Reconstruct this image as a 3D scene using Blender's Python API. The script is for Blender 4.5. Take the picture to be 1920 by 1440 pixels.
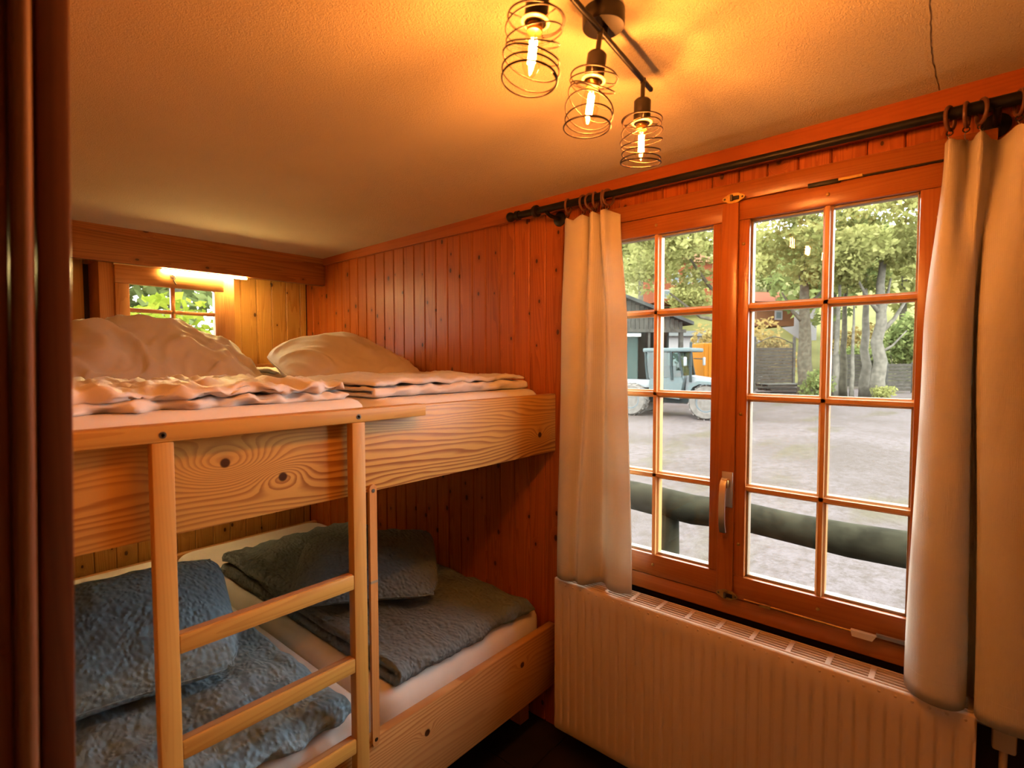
import bpy, bmesh, math, random
import numpy as np
from mathutils import Vector, Matrix, noise, Euler

# ------------------------------------------------------------------ reset / camera / light
for o in list(bpy.data.objects):
    bpy.data.objects.remove(o, do_unlink=True)
scene = bpy.context.scene
COL = scene.collection
EYE = 1.62                      # eye height above the floor; all z below are relative to the eye, lifted at the end
YAW, PITCH, ROLL, FPX = math.radians(40.778), math.radians(-2.571), math.radians(0.096), 993.4
FWD2 = Vector((math.cos(YAW), math.sin(YAW))); RGT2 = Vector((math.sin(YAW), -math.cos(YAW)))

cam_d = bpy.data.cameras.new('camera'); cam = bpy.data.objects.new('camera', cam_d); COL.objects.link(cam)
cam_d.sensor_width = 36.0; cam_d.lens = 36.0 * FPX / 1920.0
cam_d.clip_start = 0.02; cam_d.clip_end = 600
_f = Vector((math.cos(YAW) * math.cos(PITCH), math.sin(YAW) * math.cos(PITCH), math.sin(PITCH)))
_r = Vector((math.sin(YAW), -math.cos(YAW), 0)); _d = _f.cross(_r)
_r2 = math.cos(ROLL) * _r + math.sin(ROLL) * _d; _d2 = -math.sin(ROLL) * _r + math.cos(ROLL) * _d
cam.matrix_world = Matrix(((_r2.x, -_d2.x, -_f.x, 0), (_r2.y, -_d2.y, -_f.y, 0), (_r2.z, -_d2.z, -_f.z, 0), (0, 0, 0, 1)))
cam_d.dof.use_dof = True; cam_d.dof.focus_distance = 2.3; cam_d.dof.aperture_fstop = 4.0
scene.camera = cam

world = bpy.data.worlds.new('overcast_sky'); scene.world = world; world.use_nodes = True
wn = world.node_tree.nodes['Background']
wn.inputs[0].default_value = (0.93, 0.97, 1.0, 1); wn.inputs[1].default_value = 15.0

sun_d = bpy.data.lights.new('sun', 'SUN'); sun_d.energy = 2.2; sun_d.angle = math.radians(8); sun_d.color = (1.0, 0.93, 0.8)
sun = bpy.data.objects.new('sun', sun_d); COL.objects.link(sun)
sun.rotation_euler = Vector((0.75, 0.25, -1.0)).to_track_quat('-Z', 'Y').to_euler()

scene.view_settings.view_transform = 'Standard'; scene.view_settings.look = 'None'
scene.view_settings.exposure = 0.0; scene.view_settings.gamma = 1.0
scene.view_settings.use_curve_mapping = False
scene.cycles.use_denoising = True; scene.cycles.adaptive_threshold = 0.04
scene.cycles.caustics_reflective = False; scene.cycles.caustics_refractive = False
scene.cycles.max_bounces = 6; scene.cycles.diffuse_bounces = 3; scene.cycles.glossy_bounces = 3; scene.cycles.transparent_max_bounces = 24
scene.cycles.sample_clamp_indirect = 6.0
BULB_E = 3400.0
LED_E = 430.0
WARM = (1.0, 0.345, 0.065)

random.seed(7)
rng = np.random.default_rng(11)

# ------------------------------------------------------------------ materials
def nt(name):
    m = bpy.data.materials.new(name); m.use_nodes = True
    t = m.node_tree; b = t.nodes['Principled BSDF']
    return m, t, b
def N(t, typ, **kw):
    n = t.nodes.new(typ)
    for k, v in kw.items(): setattr(n, k, v)
    return n
def math_(t, op, a, b=None, c=None):
    n = N(t, 'ShaderNodeMath', operation=op)
    for i, v in enumerate((a, b, c)):
        if v is None: continue
        if isinstance(v, (int, float)): n.inputs[i].default_value = v
        else: t.links.new(v, n.inputs[i])
    return n.outputs[0]
def mixc(t, fac, a, b, mode='MIX'):
    n = N(t, 'ShaderNodeMix', data_type='RGBA', blend_type=mode)
    for s, v in ((0, fac), (6, a), (7, b)):
        if isinstance(v, (int, float)): n.inputs[s].default_value = v
        elif isinstance(v, tuple): n.inputs[s].default_value = (*v[:3], 1)
        else: t.links.new(v, n.inputs[s])
    return n.outputs[2]
def smooth(t, v, lo, hi):
    n = N(t, 'ShaderNodeMapRange', interpolation_type='SMOOTHSTEP')
    t.links.new(v, n.inputs[0]); n.inputs[1].default_value = lo; n.inputs[2].default_value = hi
    return n.outputs[0]
def bump(t, b, h, strength, dist=0.002):
    n = N(t, 'ShaderNodeBump'); n.inputs['Strength'].default_value = strength; n.inputs['Distance'].default_value = dist
    t.links.new(h, n.inputs['Height']); t.links.new(n.outputs[0], b.inputs['Normal'])
def mapped(t, vec, scale):
    n = N(t, 'ShaderNodeMapping'); n.inputs['Scale'].default_value = scale
    t.links.new(vec, n.inputs[0]); return n.outputs[0]
def tex_noise(t, vec, scale, detail=3.0, rough=0.55, dist=0.0):
    n = N(t, 'ShaderNodeTexNoise'); n.inputs['Scale'].default_value = scale; n.inputs['Detail'].default_value = detail
    n.inputs['Roughness'].default_value = rough; n.inputs['Distortion'].default_value = dist
    t.links.new(vec, n.inputs['Vector']); return n.outputs[0]
def coords(t, rnd=True):
    tc = N(t, 'ShaderNodeTexCoord'); v = tc.outputs['Object']
    if rnd:
        oi = N(t, 'ShaderNodeObjectInfo'); m = N(t, 'ShaderNodeVectorMath', operation='SCALE')
        m.inputs[0].default_value = (17.3, 31.7, 23.9); t.links.new(oi.outputs['Random'], m.inputs['Scale'])
        a = N(t, 'ShaderNodeVectorMath', operation='ADD'); t.links.new(v, a.inputs[0]); t.links.new(m.outputs[0], a.inputs[1])
        v = a.outputs[0]
    return v

def plain(name, col, rough=0.5, metal=0.0, spec=0.5, var=0.0, scale=8.0, bumps=0.0, bscale=200.0):
    m, t, b = nt(name)
    b.inputs['Roughness'].default_value = rough; b.inputs['Metallic'].default_value = metal
    b.inputs['Specular IOR Level'].default_value = spec
    v = coords(t)
    n = tex_noise(t, v, scale, 4)
    dk = tuple(c * (1 - var) for c in col)
    t.links.new(mixc(t, smooth(t, n, 0.3, 0.7), dk, col), b.inputs['Base Color'])
    if bumps: bump(t, b, tex_noise(t, v, bscale, 2), bumps)
    return m

def wood(name, light, dark, along='Z', normal='X', knots=0.0, ring=9.0, contrast=0.6, rough=0.42, tone=0.18, kcol=(0.05, 0.014, 0.004), coat=0.0):
    m, t, b = nt(name)
    v = coords(t)
    ax = {'X': 0, 'Y': 1, 'Z': 2}
    sc = [1.0, 1.0, 1.0]; sc[ax[along]] = 0.035
    vs = mapped(t, v, sc)
    field = tex_noise(t, vs, 7.0, 2.0, 0.5)
    phase = math_(t, 'MULTIPLY', field, ring * 4.5)
    kmask = None
    if knots > 0:
        sv = N(t, 'ShaderNodeSeparateXYZ'); t.links.new(v, sv.inputs[0])
        acr = [a for a in 'XYZ' if a not in (along, normal)][0]
        cv = N(t, 'ShaderNodeCombineXYZ')
        t.links.new(math_(t, 'MULTIPLY', sv.outputs[ax[acr]], 10.5), cv.inputs[0]); t.links.new(math_(t, 'MULTIPLY', sv.outputs[ax[along]], 6.4), cv.inputs[1])
        vo = N(t, 'ShaderNodeTexVoronoi', voronoi_dimensions='2D'); vo.inputs['Scale'].default_value = 1.0; t.links.new(cv.outputs[0], vo.inputs['Vector'])
        sep = N(t, 'ShaderNodeSeparateColor'); t.links.new(vo.outputs['Color'], sep.inputs[0])
        gate = math_(t, 'LESS_THAN', sep.outputs[0], knots)
        rad = math_(t, 'MULTIPLY_ADD', sep.outputs[1], 0.06, 0.03)
        dist = vo.outputs['Distance']
        rel = math_(t, 'DIVIDE', dist, rad)
        core = math_(t, 'MULTIPLY', math_(t, 'SUBTRACT', 1.0, smooth(t, rel, 0.7, 1.25)), gate)
        halo = math_(t, 'MULTIPLY', math_(t, 'SUBTRACT', 1.0, smooth(t, rel, 0.8, 4.0)), gate)
        phase = math_(t, 'ADD', phase, math_(t, 'MULTIPLY', halo, 7.0))
        kmask = (core, halo)
    rings = smooth(t, math_(t, 'FRACT', phase), 0.35, 1.0)
    fs = [140.0, 140.0, 140.0]; fs[ax[along]] = 3.0
    fine = tex_noise(t, mapped(t, v, fs), 1.0, 3.0, 0.6)
    big = tex_noise(t, vs, 2.2, 1.0)
    fac = math_(t, 'ADD', math_(t, 'MULTIPLY', rings, contrast), math_(t, 'MULTIPLY', math_(t, 'SUBTRACT', fine, 0.5), 0.45))
    col = mixc(t, fac, light, dark)
    oi = N(t, 'ShaderNodeObjectInfo')
    br = math_(t, 'MULTIPLY_ADD', oi.outputs['Random'], tone, 1.0 - tone * 0.5)
    br = math_(t, 'MULTIPLY', br, math_(t, 'MULTIPLY_ADD', big, 0.3, 0.85))
    hsv = N(t, 'ShaderNodeHueSaturation'); t.links.new(col, hsv.inputs['Color']); t.links.new(br, hsv.inputs['Value'])
    col = hsv.outputs[0]
    if kmask:
        col = mixc(t, math_(t, 'MULTIPLY', kmask[1], 0.35), col, tuple(c * 0.7 for c in dark))
        col = mixc(t, math_(t, 'MULTIPLY', kmask[0], 0.9), col, kcol)
    t.links.new(col, b.inputs['Base Color'])
    b.inputs['Roughness'].default_value = rough; b.inputs['Specular IOR Level'].default_value = 0.3
    b.inputs['Coat Weight'].default_value = coat; b.inputs['Coat Roughness'].default_value = 0.25
    bump(t, b, fine, 0.12, 0.001)
    return m

def board_wood(name, light, dark, knots, freq=74.0, amp=13.0):
    """flat-sawn board with contour grain flowing round the given knots (x, z, strength, width); object space, grain along X"""
    m, t, b = nt(name)
    tc = N(t, 'ShaderNodeTexCoord'); v = tc.outputs['Object']
    sep = N(t, 'ShaderNodeSeparateXYZ'); t.links.new(v, sep.inputs[0])
    vs = mapped(t, v, (0.62, 1.0, 4.2))
    n1 = tex_noise(t, vs, 1.55, 2.0, 0.45)
    F = math_(t, 'ADD', math_(t, 'MULTIPLY', sep.outputs[2], freq), math_(t, 'ADD', math_(t, 'MULTIPLY', n1, amp), math_(t, 'MULTIPLY', tex_noise(t, vs, 6.0, 2.0), 1.1)))
    core = None
    for (kx, kz, amp, wd) in knots:
        dx = math_(t, 'DIVIDE', math_(t, 'SUBTRACT', sep.outputs[0], kx), wd * 2.0)
        dz = math_(t, 'DIVIDE', math_(t, 'SUBTRACT', sep.outputs[2], kz), wd)
        d2 = math_(t, 'ADD', math_(t, 'MULTIPLY', dx, dx), math_(t, 'MULTIPLY', dz, dz))
        g = math_(t, 'POWER', 2.718, math_(t, 'MULTIPLY', d2, -1.0))
        F = math_(t, 'ADD', F, math_(t, 'MULTIPLY', g, amp))
        cx = math_(t, 'SUBTRACT', sep.outputs[0], kx); cz = math_(t, 'SUBTRACT', sep.outputs[2], kz)
        c2 = math_(t, 'SQRT', math_(t, 'ADD', math_(t, 'MULTIPLY', cx, cx), math_(t, 'MULTIPLY', cz, cz)))
        k = math_(t, 'SUBTRACT', 1.0, smooth(t, c2, 0.009, 0.014))
        core = k if core is None else math_(t, 'MAXIMUM', core, k)
    fr = math_(t, 'FRACT', F)
    line = math_(t, 'MULTIPLY', smooth(t, fr, 0.30, 0.86), math_(t, 'SUBTRACT', 1.0, smooth(t, fr, 0.90, 1.0)))
    fine = tex_noise(t, mapped(t, v, (3.0, 150.0, 150.0)), 1.0, 3.0, 0.6)
    patch = tex_noise(t, vs, 0.9, 2.0)
    fac = math_(t, 'ADD', math_(t, 'MULTIPLY', line, math_(t, 'MULTIPLY_ADD', smooth(t, patch, 0.3, 0.7), 0.6, 0.4)), math_(t, 'MULTIPLY', math_(t, 'SUBTRACT', fine, 0.5), 0.3))
    col = mixc(t, fac, light, dark)
    if core is not None: col = mixc(t, core, col, (0.06, 0.02, 0.006))
    t.links.new(col, b.inputs['Base Color']); b.inputs['Roughness'].default_value = 0.4
    bump(t, b, math_(t, 'SUBTRACT', 1.0, line), 0.10, 0.001)
    return m

def fabric(name, col, rough=0.85, weave=900.0, wstr=0.15, crinkle=0.0, cscale=70.0, sheen=0.2, transl=0.0, ribs=None):
    m, t, b = nt(name)
    v = coords(t, False)
    n = tex_noise(t, v, 5.0, 3.0)
    t.links.new(mixc(t, smooth(t, n, 0.3, 0.7), tuple(c * 0.92 for c in col), col), b.inputs['Base Color'])
    b.inputs['Roughness'].default_value = rough; b.inputs['Specular IOR Level'].default_value = 0.25
    b.inputs['Sheen Weight'].default_value = sheen; b.inputs['Sheen Roughness'].default_value = 0.5
    h = tex_noise(t, v, weave, 1.0)
    h = math_(t, 'MULTIPLY', h, wstr)
    if crinkle:
        vo = N(t, 'ShaderNodeTexVoronoi', feature='SMOOTH_F1'); vo.inputs['Scale'].default_value = cscale
        dis = N(t, 'ShaderNodeVectorMath', operation='ADD')
        nn = N(t, 'ShaderNodeTexNoise'); nn.inputs['Scale'].default_value = 9.0; t.links.new(v, nn.inputs['Vector'])
        scl = N(t, 'ShaderNodeVectorMath', operation='SCALE'); scl.inputs['Scale'].default_value = 0.025
        t.links.new(nn.outputs['Color'], scl.inputs[0]); t.links.new(v, dis.inputs[0]); t.links.new(scl.outputs[0], dis.inputs[1])
        t.links.new(mapped(t, dis.outputs[0], (1.0, 0.62, 1.0)), vo.inputs['Vector'])
        h2 = math_(t, 'MULTIPLY', vo.outputs['Distance'], -crinkle)
        h = math_(t, 'ADD', h, h2)
    if ribs:
        sp = N(t, 'ShaderNodeSeparateXYZ'); t.links.new(v, sp.inputs[0])
        h = math_(t, 'ADD', h, math_(t, 'MULTIPLY', math_(t, 'SINE', math_(t, 'MULTIPLY', sp.outputs[1], ribs)), 0.35))
        h = math_(t, 'ADD', h, math_(t, 'MULTIPLY', math_(t, 'SINE', math_(t, 'MULTIPLY', sp.outputs[2], ribs)), 0.2))
    bump(t, b, h, 0.9 if crinkle else 0.5, 0.022 if crinkle else 0.0012)
    if transl:
        tr = N(t, 'ShaderNodeBsdfTranslucent'); tr.inputs[0].default_value = (*col, 1)
        mx = N(t, 'ShaderNodeMixShader'); mx.inputs[0].default_value = transl
        t.links.new(b.outputs[0], mx.inputs[1]); t.links.new(tr.outputs[0], mx.inputs[2])
        t.links.new(mx.outputs[0], t.nodes['Material Output'].inputs[0])
    return m

def glass_thin(name, tint=(0.97, 0.985, 0.97), base=0.03, power=4.5, gain=0.8, rough=0.0):
    m, t, b = nt(name); t.nodes.remove(b)
    lw = N(t, 'ShaderNodeLayerWeight'); lw.inputs[0].default_value = 0.5
    f = math_(t, 'MULTIPLY_ADD', math_(t, 'POWER', lw.outputs['Facing'], power), gain, base)
    tr = N(t, 'ShaderNodeBsdfTransparent'); tr.inputs[0].default_value = (*tint, 1)
    gl = N(t, 'ShaderNodeBsdfGlossy'); gl.inputs['Roughness'].default_value = rough
    mx = N(t, 'ShaderNodeMixShader'); t.links.new(f, mx.inputs[0])
    t.links.new(tr.outputs[0], mx.inputs[1]); t.links.new(gl.outputs[0], mx.inputs[2])
    t.links.new(mx.outputs[0], t.nodes['Material Output'].inputs[0])
    return m

def emit(name, col, e):
    m, t, b = nt(name)
    b.inputs['Base Color'].default_value = (*col, 1)
    b.inputs['Emission Color'].default_value = (*col, 1); b.inputs['Emission Strength'].default_value = e
    return m

def foliage(name, a, c, transl=0.45):
    m, t, b = nt(name); t.nodes.remove(b)
    g = N(t, 'ShaderNodeNewGeometry'); v = coords(t, False)
    n = tex_noise(t, v, 0.6, 2.0)
    f = math_(t, 'ADD', math_(t, 'MULTIPLY', g.outputs['Random Per Island'], 0.6), math_(t, 'MULTIPLY_ADD', n, 1.2, -0.4))
    n2 = N(t, 'ShaderNodeClamp'); t.links.new(f, n2.inputs[0])
    col = mixc(t, n2.outputs[0], a, c)
    d = N(t, 'ShaderNodeBsdfDiffuse'); t.links.new(col, d.inputs[0])
    tr = N(t, 'ShaderNodeBsdfTranslucent'); t.links.new(col, tr.inputs[0])
    mx = N(t, 'ShaderNodeMixShader'); mx.inputs[0].default_value = transl
    t.links.new(d.outputs[0], mx.inputs[1]); t.links.new(tr.outputs[0], mx.inputs[2])
    t.links.new(mx.outputs[0], t.nodes['Material Output'].inputs[0])
    return m

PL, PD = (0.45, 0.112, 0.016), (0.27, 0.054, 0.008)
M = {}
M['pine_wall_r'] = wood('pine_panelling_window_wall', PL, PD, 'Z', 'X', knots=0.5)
M['pine_wall_b'] = wood('pine_panelling_back_wall', (0.64, 0.32, 0.075), (0.44, 0.17, 0.03), 'Z', 'Y', knots=0.42)
M['pine_beam'] = wood('pine_beam', (0.36, 0.13, 0.034), (0.21, 0.06, 0.014), 'X', 'Y', knots=0.22, ring=5)
M['pine_trim_y'] = wood('pine_trim_along_window_wall', (0.40, 0.10, 0.018), (0.28, 0.062, 0.011), 'Y', 'X', contrast=0.35)
M['pine_x'] = wood('pine_trim_crosswise', (0.60, 0.27, 0.08), (0.40, 0.14, 0.035), 'X', 'Y', contrast=0.4)
M['pine_z'] = wood('pine_trim_upright', (0.60, 0.26, 0.075), (0.40, 0.14, 0.035), 'Z', 'X', contrast=0.4)
M['sash_y'] = wood('window_pine_rails', (0.385, 0.118, 0.023), (0.27, 0.066, 0.012), 'Y', 'X', contrast=0.4, rough=0.3, coat=0.25)
M['sash_z'] = wood('window_pine_stiles', (0.385, 0.118, 0.023), (0.27, 0.066, 0.012), 'Z', 'X', contrast=0.4, rough=0.3, coat=0.25)
M['munt_y'] = wood('muntin_pine_bars', (0.66, 0.34, 0.12), (0.46, 0.19, 0.055), 'Y', 'X', contrast=0.5, rough=0.35)
M['munt_z'] = wood('muntin_pine_uprights', (0.66, 0.34, 0.12), (0.46, 0.19, 0.055), 'Z', 'X', contrast=0.5, rough=0.35)
M['board'] = board_wood('bunk_front_board', (0.68, 0.385, 0.10), (0.29, 0.09, 0.016),
                        [(0.505, -0.245, 9.0, 0.05), (0.645, -0.302, -4.5, 0.03), (1.735, -0.31, 4.0, 0.025)])
M['board_low'] = board_wood('lower_bunk_front_board', (0.66, 0.36, 0.13), (0.46, 0.19, 0.05), [(1.12, -1.25, 3.0, 0.02), (1.62, -1.24, 2.0, 0.02)], freq=70, amp=9.0)
M['ladder_z'] = wood('ladder_posts', (0.56, 0.30, 0.07), (0.43, 0.195, 0.04), 'Z', 'Y', contrast=0.3)
M['ladder_x'] = wood('ladder_rungs', (0.62, 0.34, 0.075), (0.44, 0.19, 0.04), 'X', 'Y', contrast=0.45)
M['worn'] = wood('worn_bare_edge', (0.40, 0.22, 0.10), (0.24, 0.11, 0.04), 'X', 'Z', contrast=0.6)
M['lath'] = wood('worn_lath', (0.60, 0.28, 0.085), (0.46, 0.18, 0.05), 'Z', 'Y', contrast=0.3)
M['dark_wood'] = wood('dark_stained_jamb', (0.15, 0.045, 0.020), (0.09, 0.025, 0.011), 'Z', 'Y', contrast=0.4, rough=0.35, coat=0.2)
M['bead'] = wood('stained_bead_highlight', (0.27, 0.12, 0.055), (0.18, 0.07, 0.03), 'Z', 'Y', contrast=0.3, rough=0.5)  # lighter than the jamb: a highlight put into the bead's colour
M['bed_base'] = wood('bunk_slats_wood', (0.55, 0.26, 0.08), (0.40, 0.16, 0.04), 'X', 'Z', contrast=0.3)
M['backing'] = plain('dark_joint_and_shade', (0.035, 0.015, 0.008), 0.8)  # plank and tile joints; bare under the window it paints in shade
M['white_cloth'] = fabric('white_cotton', (0.82, 0.77, 0.73), 0.7, sheen=0.3)
M['silk'] = fabric('white_satin_duvet', (0.84, 0.79, 0.76), 0.5, sheen=0.2, wstr=0.05)
M['sheet'] = fabric('white_fitted_sheet', (0.84, 0.80, 0.76), 0.8)
M['cream_cloth'] = fabric('cream_blanket', (0.78, 0.70, 0.52), 0.85)
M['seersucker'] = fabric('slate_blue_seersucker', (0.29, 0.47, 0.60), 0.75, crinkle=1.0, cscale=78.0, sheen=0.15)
M['seersucker_shaded'] = fabric('slate_seersucker_shaded', (0.205, 0.28, 0.325), 0.75, crinkle=0.9, cscale=84.0, sheen=0.15)  # same seersucker as the left bed, darkened for the weaker light there
M['curtain'] = fabric('cream_woven_curtain', (0.80, 0.70, 0.56), 0.85, weave=700, wstr=0.2, transl=0.22, ribs=1900.0)
M['stucco'], _t, _b = nt('cream_stucco_ceiling')
_v = coords(_t, False)
_t.links.new(mixc(_t, smooth(_t, tex_noise(_t, _v, 3.0, 4), 0.3, 0.7), (0.81, 0.66, 0.42), (0.85, 0.69, 0.45)), _b.inputs['Base Color'])
_b.inputs['Roughness'].default_value = 0.9
bump(_t, _b, math_(_t, 'ADD', tex_noise(_t, _v, 150.0, 3.0, 0.7), tex_noise(_t, _v, 420.0, 2.0)), 0.8, 0.006)
M['plaster'] = plain('cream_plaster', (0.62, 0.50, 0.36), 0.9, var=0.1)
M['black_iron'] = plain('black_iron', (0.022, 0.018, 0.016), 0.45, 0.6, var=0.3, scale=30)
M['brown_iron'] = plain('bronzed_iron', (0.030, 0.016, 0.011), 0.5, 0.6, var=0.3, scale=30)
M['lamp_black'] = plain('matt_black_lamp_metal', (0.03, 0.022, 0.018), 0.38, 0.5)
M['ring_wood'] = plain('brown_curtain_ring', (0.16, 0.06, 0.03), 0.4, 0.1)
M['chrome'] = plain('brushed_nickel', (0.74, 0.70, 0.63), 0.28, 1.0)
M['brass'] = plain('aged_brass', (0.60, 0.38, 0.12), 0.32, 1.0, var=0.3, scale=60)
M['screw'] = plain('steel_screw', (0.16, 0.13, 0.10), 0.4, 0.9)
M['enamel'] = plain('cream_radiator_enamel', (0.74, 0.57, 0.42), 0.36, var=0.04, scale=3)
M['plastic'] = plain('pale_plastic', (0.66, 0.54, 0.42), 0.45)
M['seal'] = plain('pale_glazing_bead', (0.36, 0.28, 0.19), 0.5, var=0.1)
M['glass'] = glass_thin('window_glass')
M['bulb_glass'] = glass_thin('bulb_glass', (1.0, 0.95, 0.85), 0.05, 3.0, 0.5)
M['filament'] = emit('glowing_filament', WARM, BULB_E)
M['ceramic'] = plain('bulb_collar', (0.75, 0.55, 0.3), 0.4)
M['led'] = emit('led_strip_glow', (1.0, 0.70, 0.26), LED_E)
M['led_low'] = emit('lower_led_strip_glow', (1.0, 0.70, 0.30), 95.0)
M['floor_tile'] = plain('dark_slate_tile', (0.030, 0.024, 0.021), 0.5, var=0.4, scale=5, bumps=0.1, bscale=60)
M['crack'] = plain('ceiling_crack', (0.12, 0.07, 0.04), 0.9)

# ------------------------------------------------------------------ mesh helpers
class MB:
    def __init__(s): s.v = []; s.f = []
    def add(s, vs, fs):
        k = len(s.v); s.v += [tuple(p) for p in vs]; s.f += [tuple(i + k for i in q) for q in fs]; return s
    def box(s, x0, x1, y0, y1, z0, z1, bev=0.0, rot=None, at=None):
        bm = bmesh.new(); bmesh.ops.create_cube(bm, size=1.0)
        for v in bm.verts:
            v.co = Vector((x0 + (v.co.x + .5) * (x1 - x0), y0 + (v.co.y + .5) * (y1 - y0), z0 + (v.co.z + .5) * (z1 - z0)))
        if bev > 0: bmesh.ops.bevel(bm, geom=bm.edges[:], offset=bev, segments=2, affect='EDGES', profile=0.5)
        if rot is not None:
            c = Vector(at) if at else Vector(((x0 + x1) / 2, (y0 + y1) / 2, (z0 + z1) / 2))
            for v in bm.verts: v.co = c + rot @ (v.co - c)
        bm.verts.index_update()
        s.add([v.co for v in bm.verts], [[v.index for v in f.verts] for f in bm.faces]); bm.free(); return s
    def tube(s, path, r, n=10, closed=False, caps=True):
        path = [Vector(p) for p in path]; m = len(path)
        rs = r if isinstance(r, (list, tuple)) else [r] * m
        up = None; rings = []
        for i, p in enumerate(path):
            a = path[(i - 1) % m] if (closed or i > 0) else p; b = path[(i + 1) % m] if (closed or i < m - 1) else p
            t = (b - a).normalized()
            if up is None:
                up = t.orthogonal().normalized()
            else:
                up = (up - t * up.dot(t)); up = up.normalized() if up.length > 1e-9 else t.orthogonal().normalized()
            w = t.cross(up)
            rings.append([p + rs[i] * (math.cos(2 * math.pi * j / n) * up + math.sin(2 * math.pi * j / n) * w) for j in range(n)])
        vs = [q for R in rings for q in R]; fs = []
        for i in range(m if closed else m - 1):
            i2 = (i + 1) % m; off = 0
            if closed and i2 == 0:
                best = min(range(n), key=lambda o: (rings[0][o] - rings[-1][0]).length); off = best
            for j in range(n):
                fs.append((i * n + j, i * n + (j + 1) % n, i2 * n + (j + 1 + off) % n, i2 * n + (j + off) % n))
        if caps and not closed:
            fs.append(tuple(range(n))[::-1]); fs.append(tuple((m - 1) * n + j for j in range(n)))
        return s.add(vs, fs)
    def lathe(s, prof, n=24, origin=(0, 0, 0), axis=None):
        """prof: list of (r, h) along axis (default +Z)"""
        q = Vector((0, 0, 1)).rotation_difference(Vector(axis).normalized()) if axis else None
        vs = []; fs = []; o = Vector(origin)
        for (r, h) in prof:
            for j in range(n):
                p = Vector((r * math.cos(2 * math.pi * j / n), r * math.sin(2 * math.pi * j / n), h))
                vs.append(o + (q @ p if q else p))
        m = len(prof)
        for i in range(m - 1):
            for j in range(n): fs.append((i * n + j, i * n + (j + 1) % n, (i + 1) * n + (j + 1) % n, (i + 1) * n + j))
        fs.append(tuple(range(n))[::-1]); fs.append(tuple((m - 1) * n + j for j in range(n)))
        return s.add(vs, fs)
    def torus(s, c, R, r, axis=(0, 1, 0), n=24, k=8):
        q = Vector((0, 0, 1)).rotation_difference(Vector(axis).normalized()); c = Vector(c)
        return s.tube([c + q @ Vector((R * math.cos(2 * math.pi * i / n), R * math.sin(2 * math.pi * i / n), 0)) for i in range(n)], r, k, closed=True)
    def prism(s, pts, z0, z1, axis='Z'):
        """extrude a 2-D outline; axis Z: (x,y); Y: (x,z); X: (y,z)"""
        def P(p, h): return {'Z': (p[0], p[1], h), 'Y': (p[0], h, p[1]), 'X': (h, p[0], p[1])}[axis]
        n = len(pts); vs = [P(p, z0) for p in pts] + [P(p, z1) for p in pts]
        fs = [tuple(range(n))[::-1], tuple(range(n, 2 * n))] + [(i, (i + 1) % n, n + (i + 1) % n, n + i) for i in range(n)]
        return s.add(vs, fs)
    def grid(s, P, nu, nv, flip=False, wrap=False):
        fs = []
        for j in range(nv - 1):
            for i in range(nu if wrap else nu - 1):
                a, b, c, d = j * nu + i, j * nu + (i + 1) % nu, (j + 1) * nu + (i + 1) % nu, (j + 1) * nu + i
                fs.append((a, d, c, b) if flip else (a, b, c, d))
        return s.add(P, fs)
    def build(s, name, mat, parent=None, smooth=None, sub=0, recalc=True):
        off = parent_loc(parent)
        me = bpy.data.meshes.new(name); me.from_pydata([(x - off.x, y - off.y, z - off.z) for x, y, z in s.v], [], s.f)
        if recalc:
            bm = bmesh.new(); bm.from_mesh(me); bmesh.ops.recalc_face_normals(bm, faces=bm.faces[:]); bm.to_mesh(me); bm.free()
        if smooth is not None: set_smooth(me, smooth)
        me.materials.append(M[mat] if isinstance(mat, str) else mat)
        o = bpy.data.objects.new(name, me); COL.objects.link(o)
        if parent is not None: o.parent = parent
        if sub:
            md = o.modifiers.new('subdivision', 'SUBSURF'); md.levels = sub; md.render_levels = sub
        return o
def parent_loc(p):
    v = Vector((0, 0, 0))
    while p is not None: v += p.location; p = p.parent
    return v
def set_smooth(me, angle):
    me.polygons.foreach_set('use_smooth', [True] * len(me.polygons))
    if angle < 179:
        bm = bmesh.new(); bm.from_mesh(me)
        for e in bm.edges:
            e.smooth = not (len(e.link_faces) == 2 and e.calc_face_angle(0) > math.radians(angle))
        bm.to_mesh(me); bm.free()
def thing(name, label, cat, loc=(0, 0, 0), group=None):
    o = bpy.data.objects.new(name, None); COL.objects.link(o); o.location = loc; o.empty_display_size = 0.05
    return tag(o, label, cat, group)
def tag(o, label, cat, group=None):
    o['label'] = label; o['category'] = cat
    if group: o['group'] = group
    return o
def struct(o, label=None):
    o['kind'] = 'structure'
    if label: o['label'] = label
    return o
def stuff(o): o['kind'] = 'stuff'; return o
def copy_part(o, parent, loc=None):
    c = o.copy(); COL.objects.link(c); c.parent = parent
    if loc is not None: c.location = loc
    return c
def copy_tree(o, parent=None):
    c = o.copy(); COL.objects.link(c); c.parent = parent
    for ch in list(o.children): copy_tree(ch, c)
    return c
def fbm(p, oct=3):
    v = 0; a = 0.5
    for _ in range(oct): v += a * noise.noise(p); p = p * 2.03; a *= 0.5
    return v
def catmull(pts, n):
    pts = [np.array(p, float) for p in pts]; P = [2 * pts[0] - pts[1]] + pts + [2 * pts[-1] - pts[-2]]
    out = []; m = len(pts) - 1
    for i in range(n):
        u = i / (n - 1) * m; k = min(int(u), m - 1); f = u - k
        a, b, c, d = P[k], P[k + 1], P[k + 2], P[k + 3]
        out.append(0.5 * (2 * b + (c - a) * f + (2 * a - 5 * b + 4 * c - d) * f * f + (3 * b - a - 3 * c + d) * f ** 3))
    return out
def ceil_z(y): return 0.714 - 0.0165 * y

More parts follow.
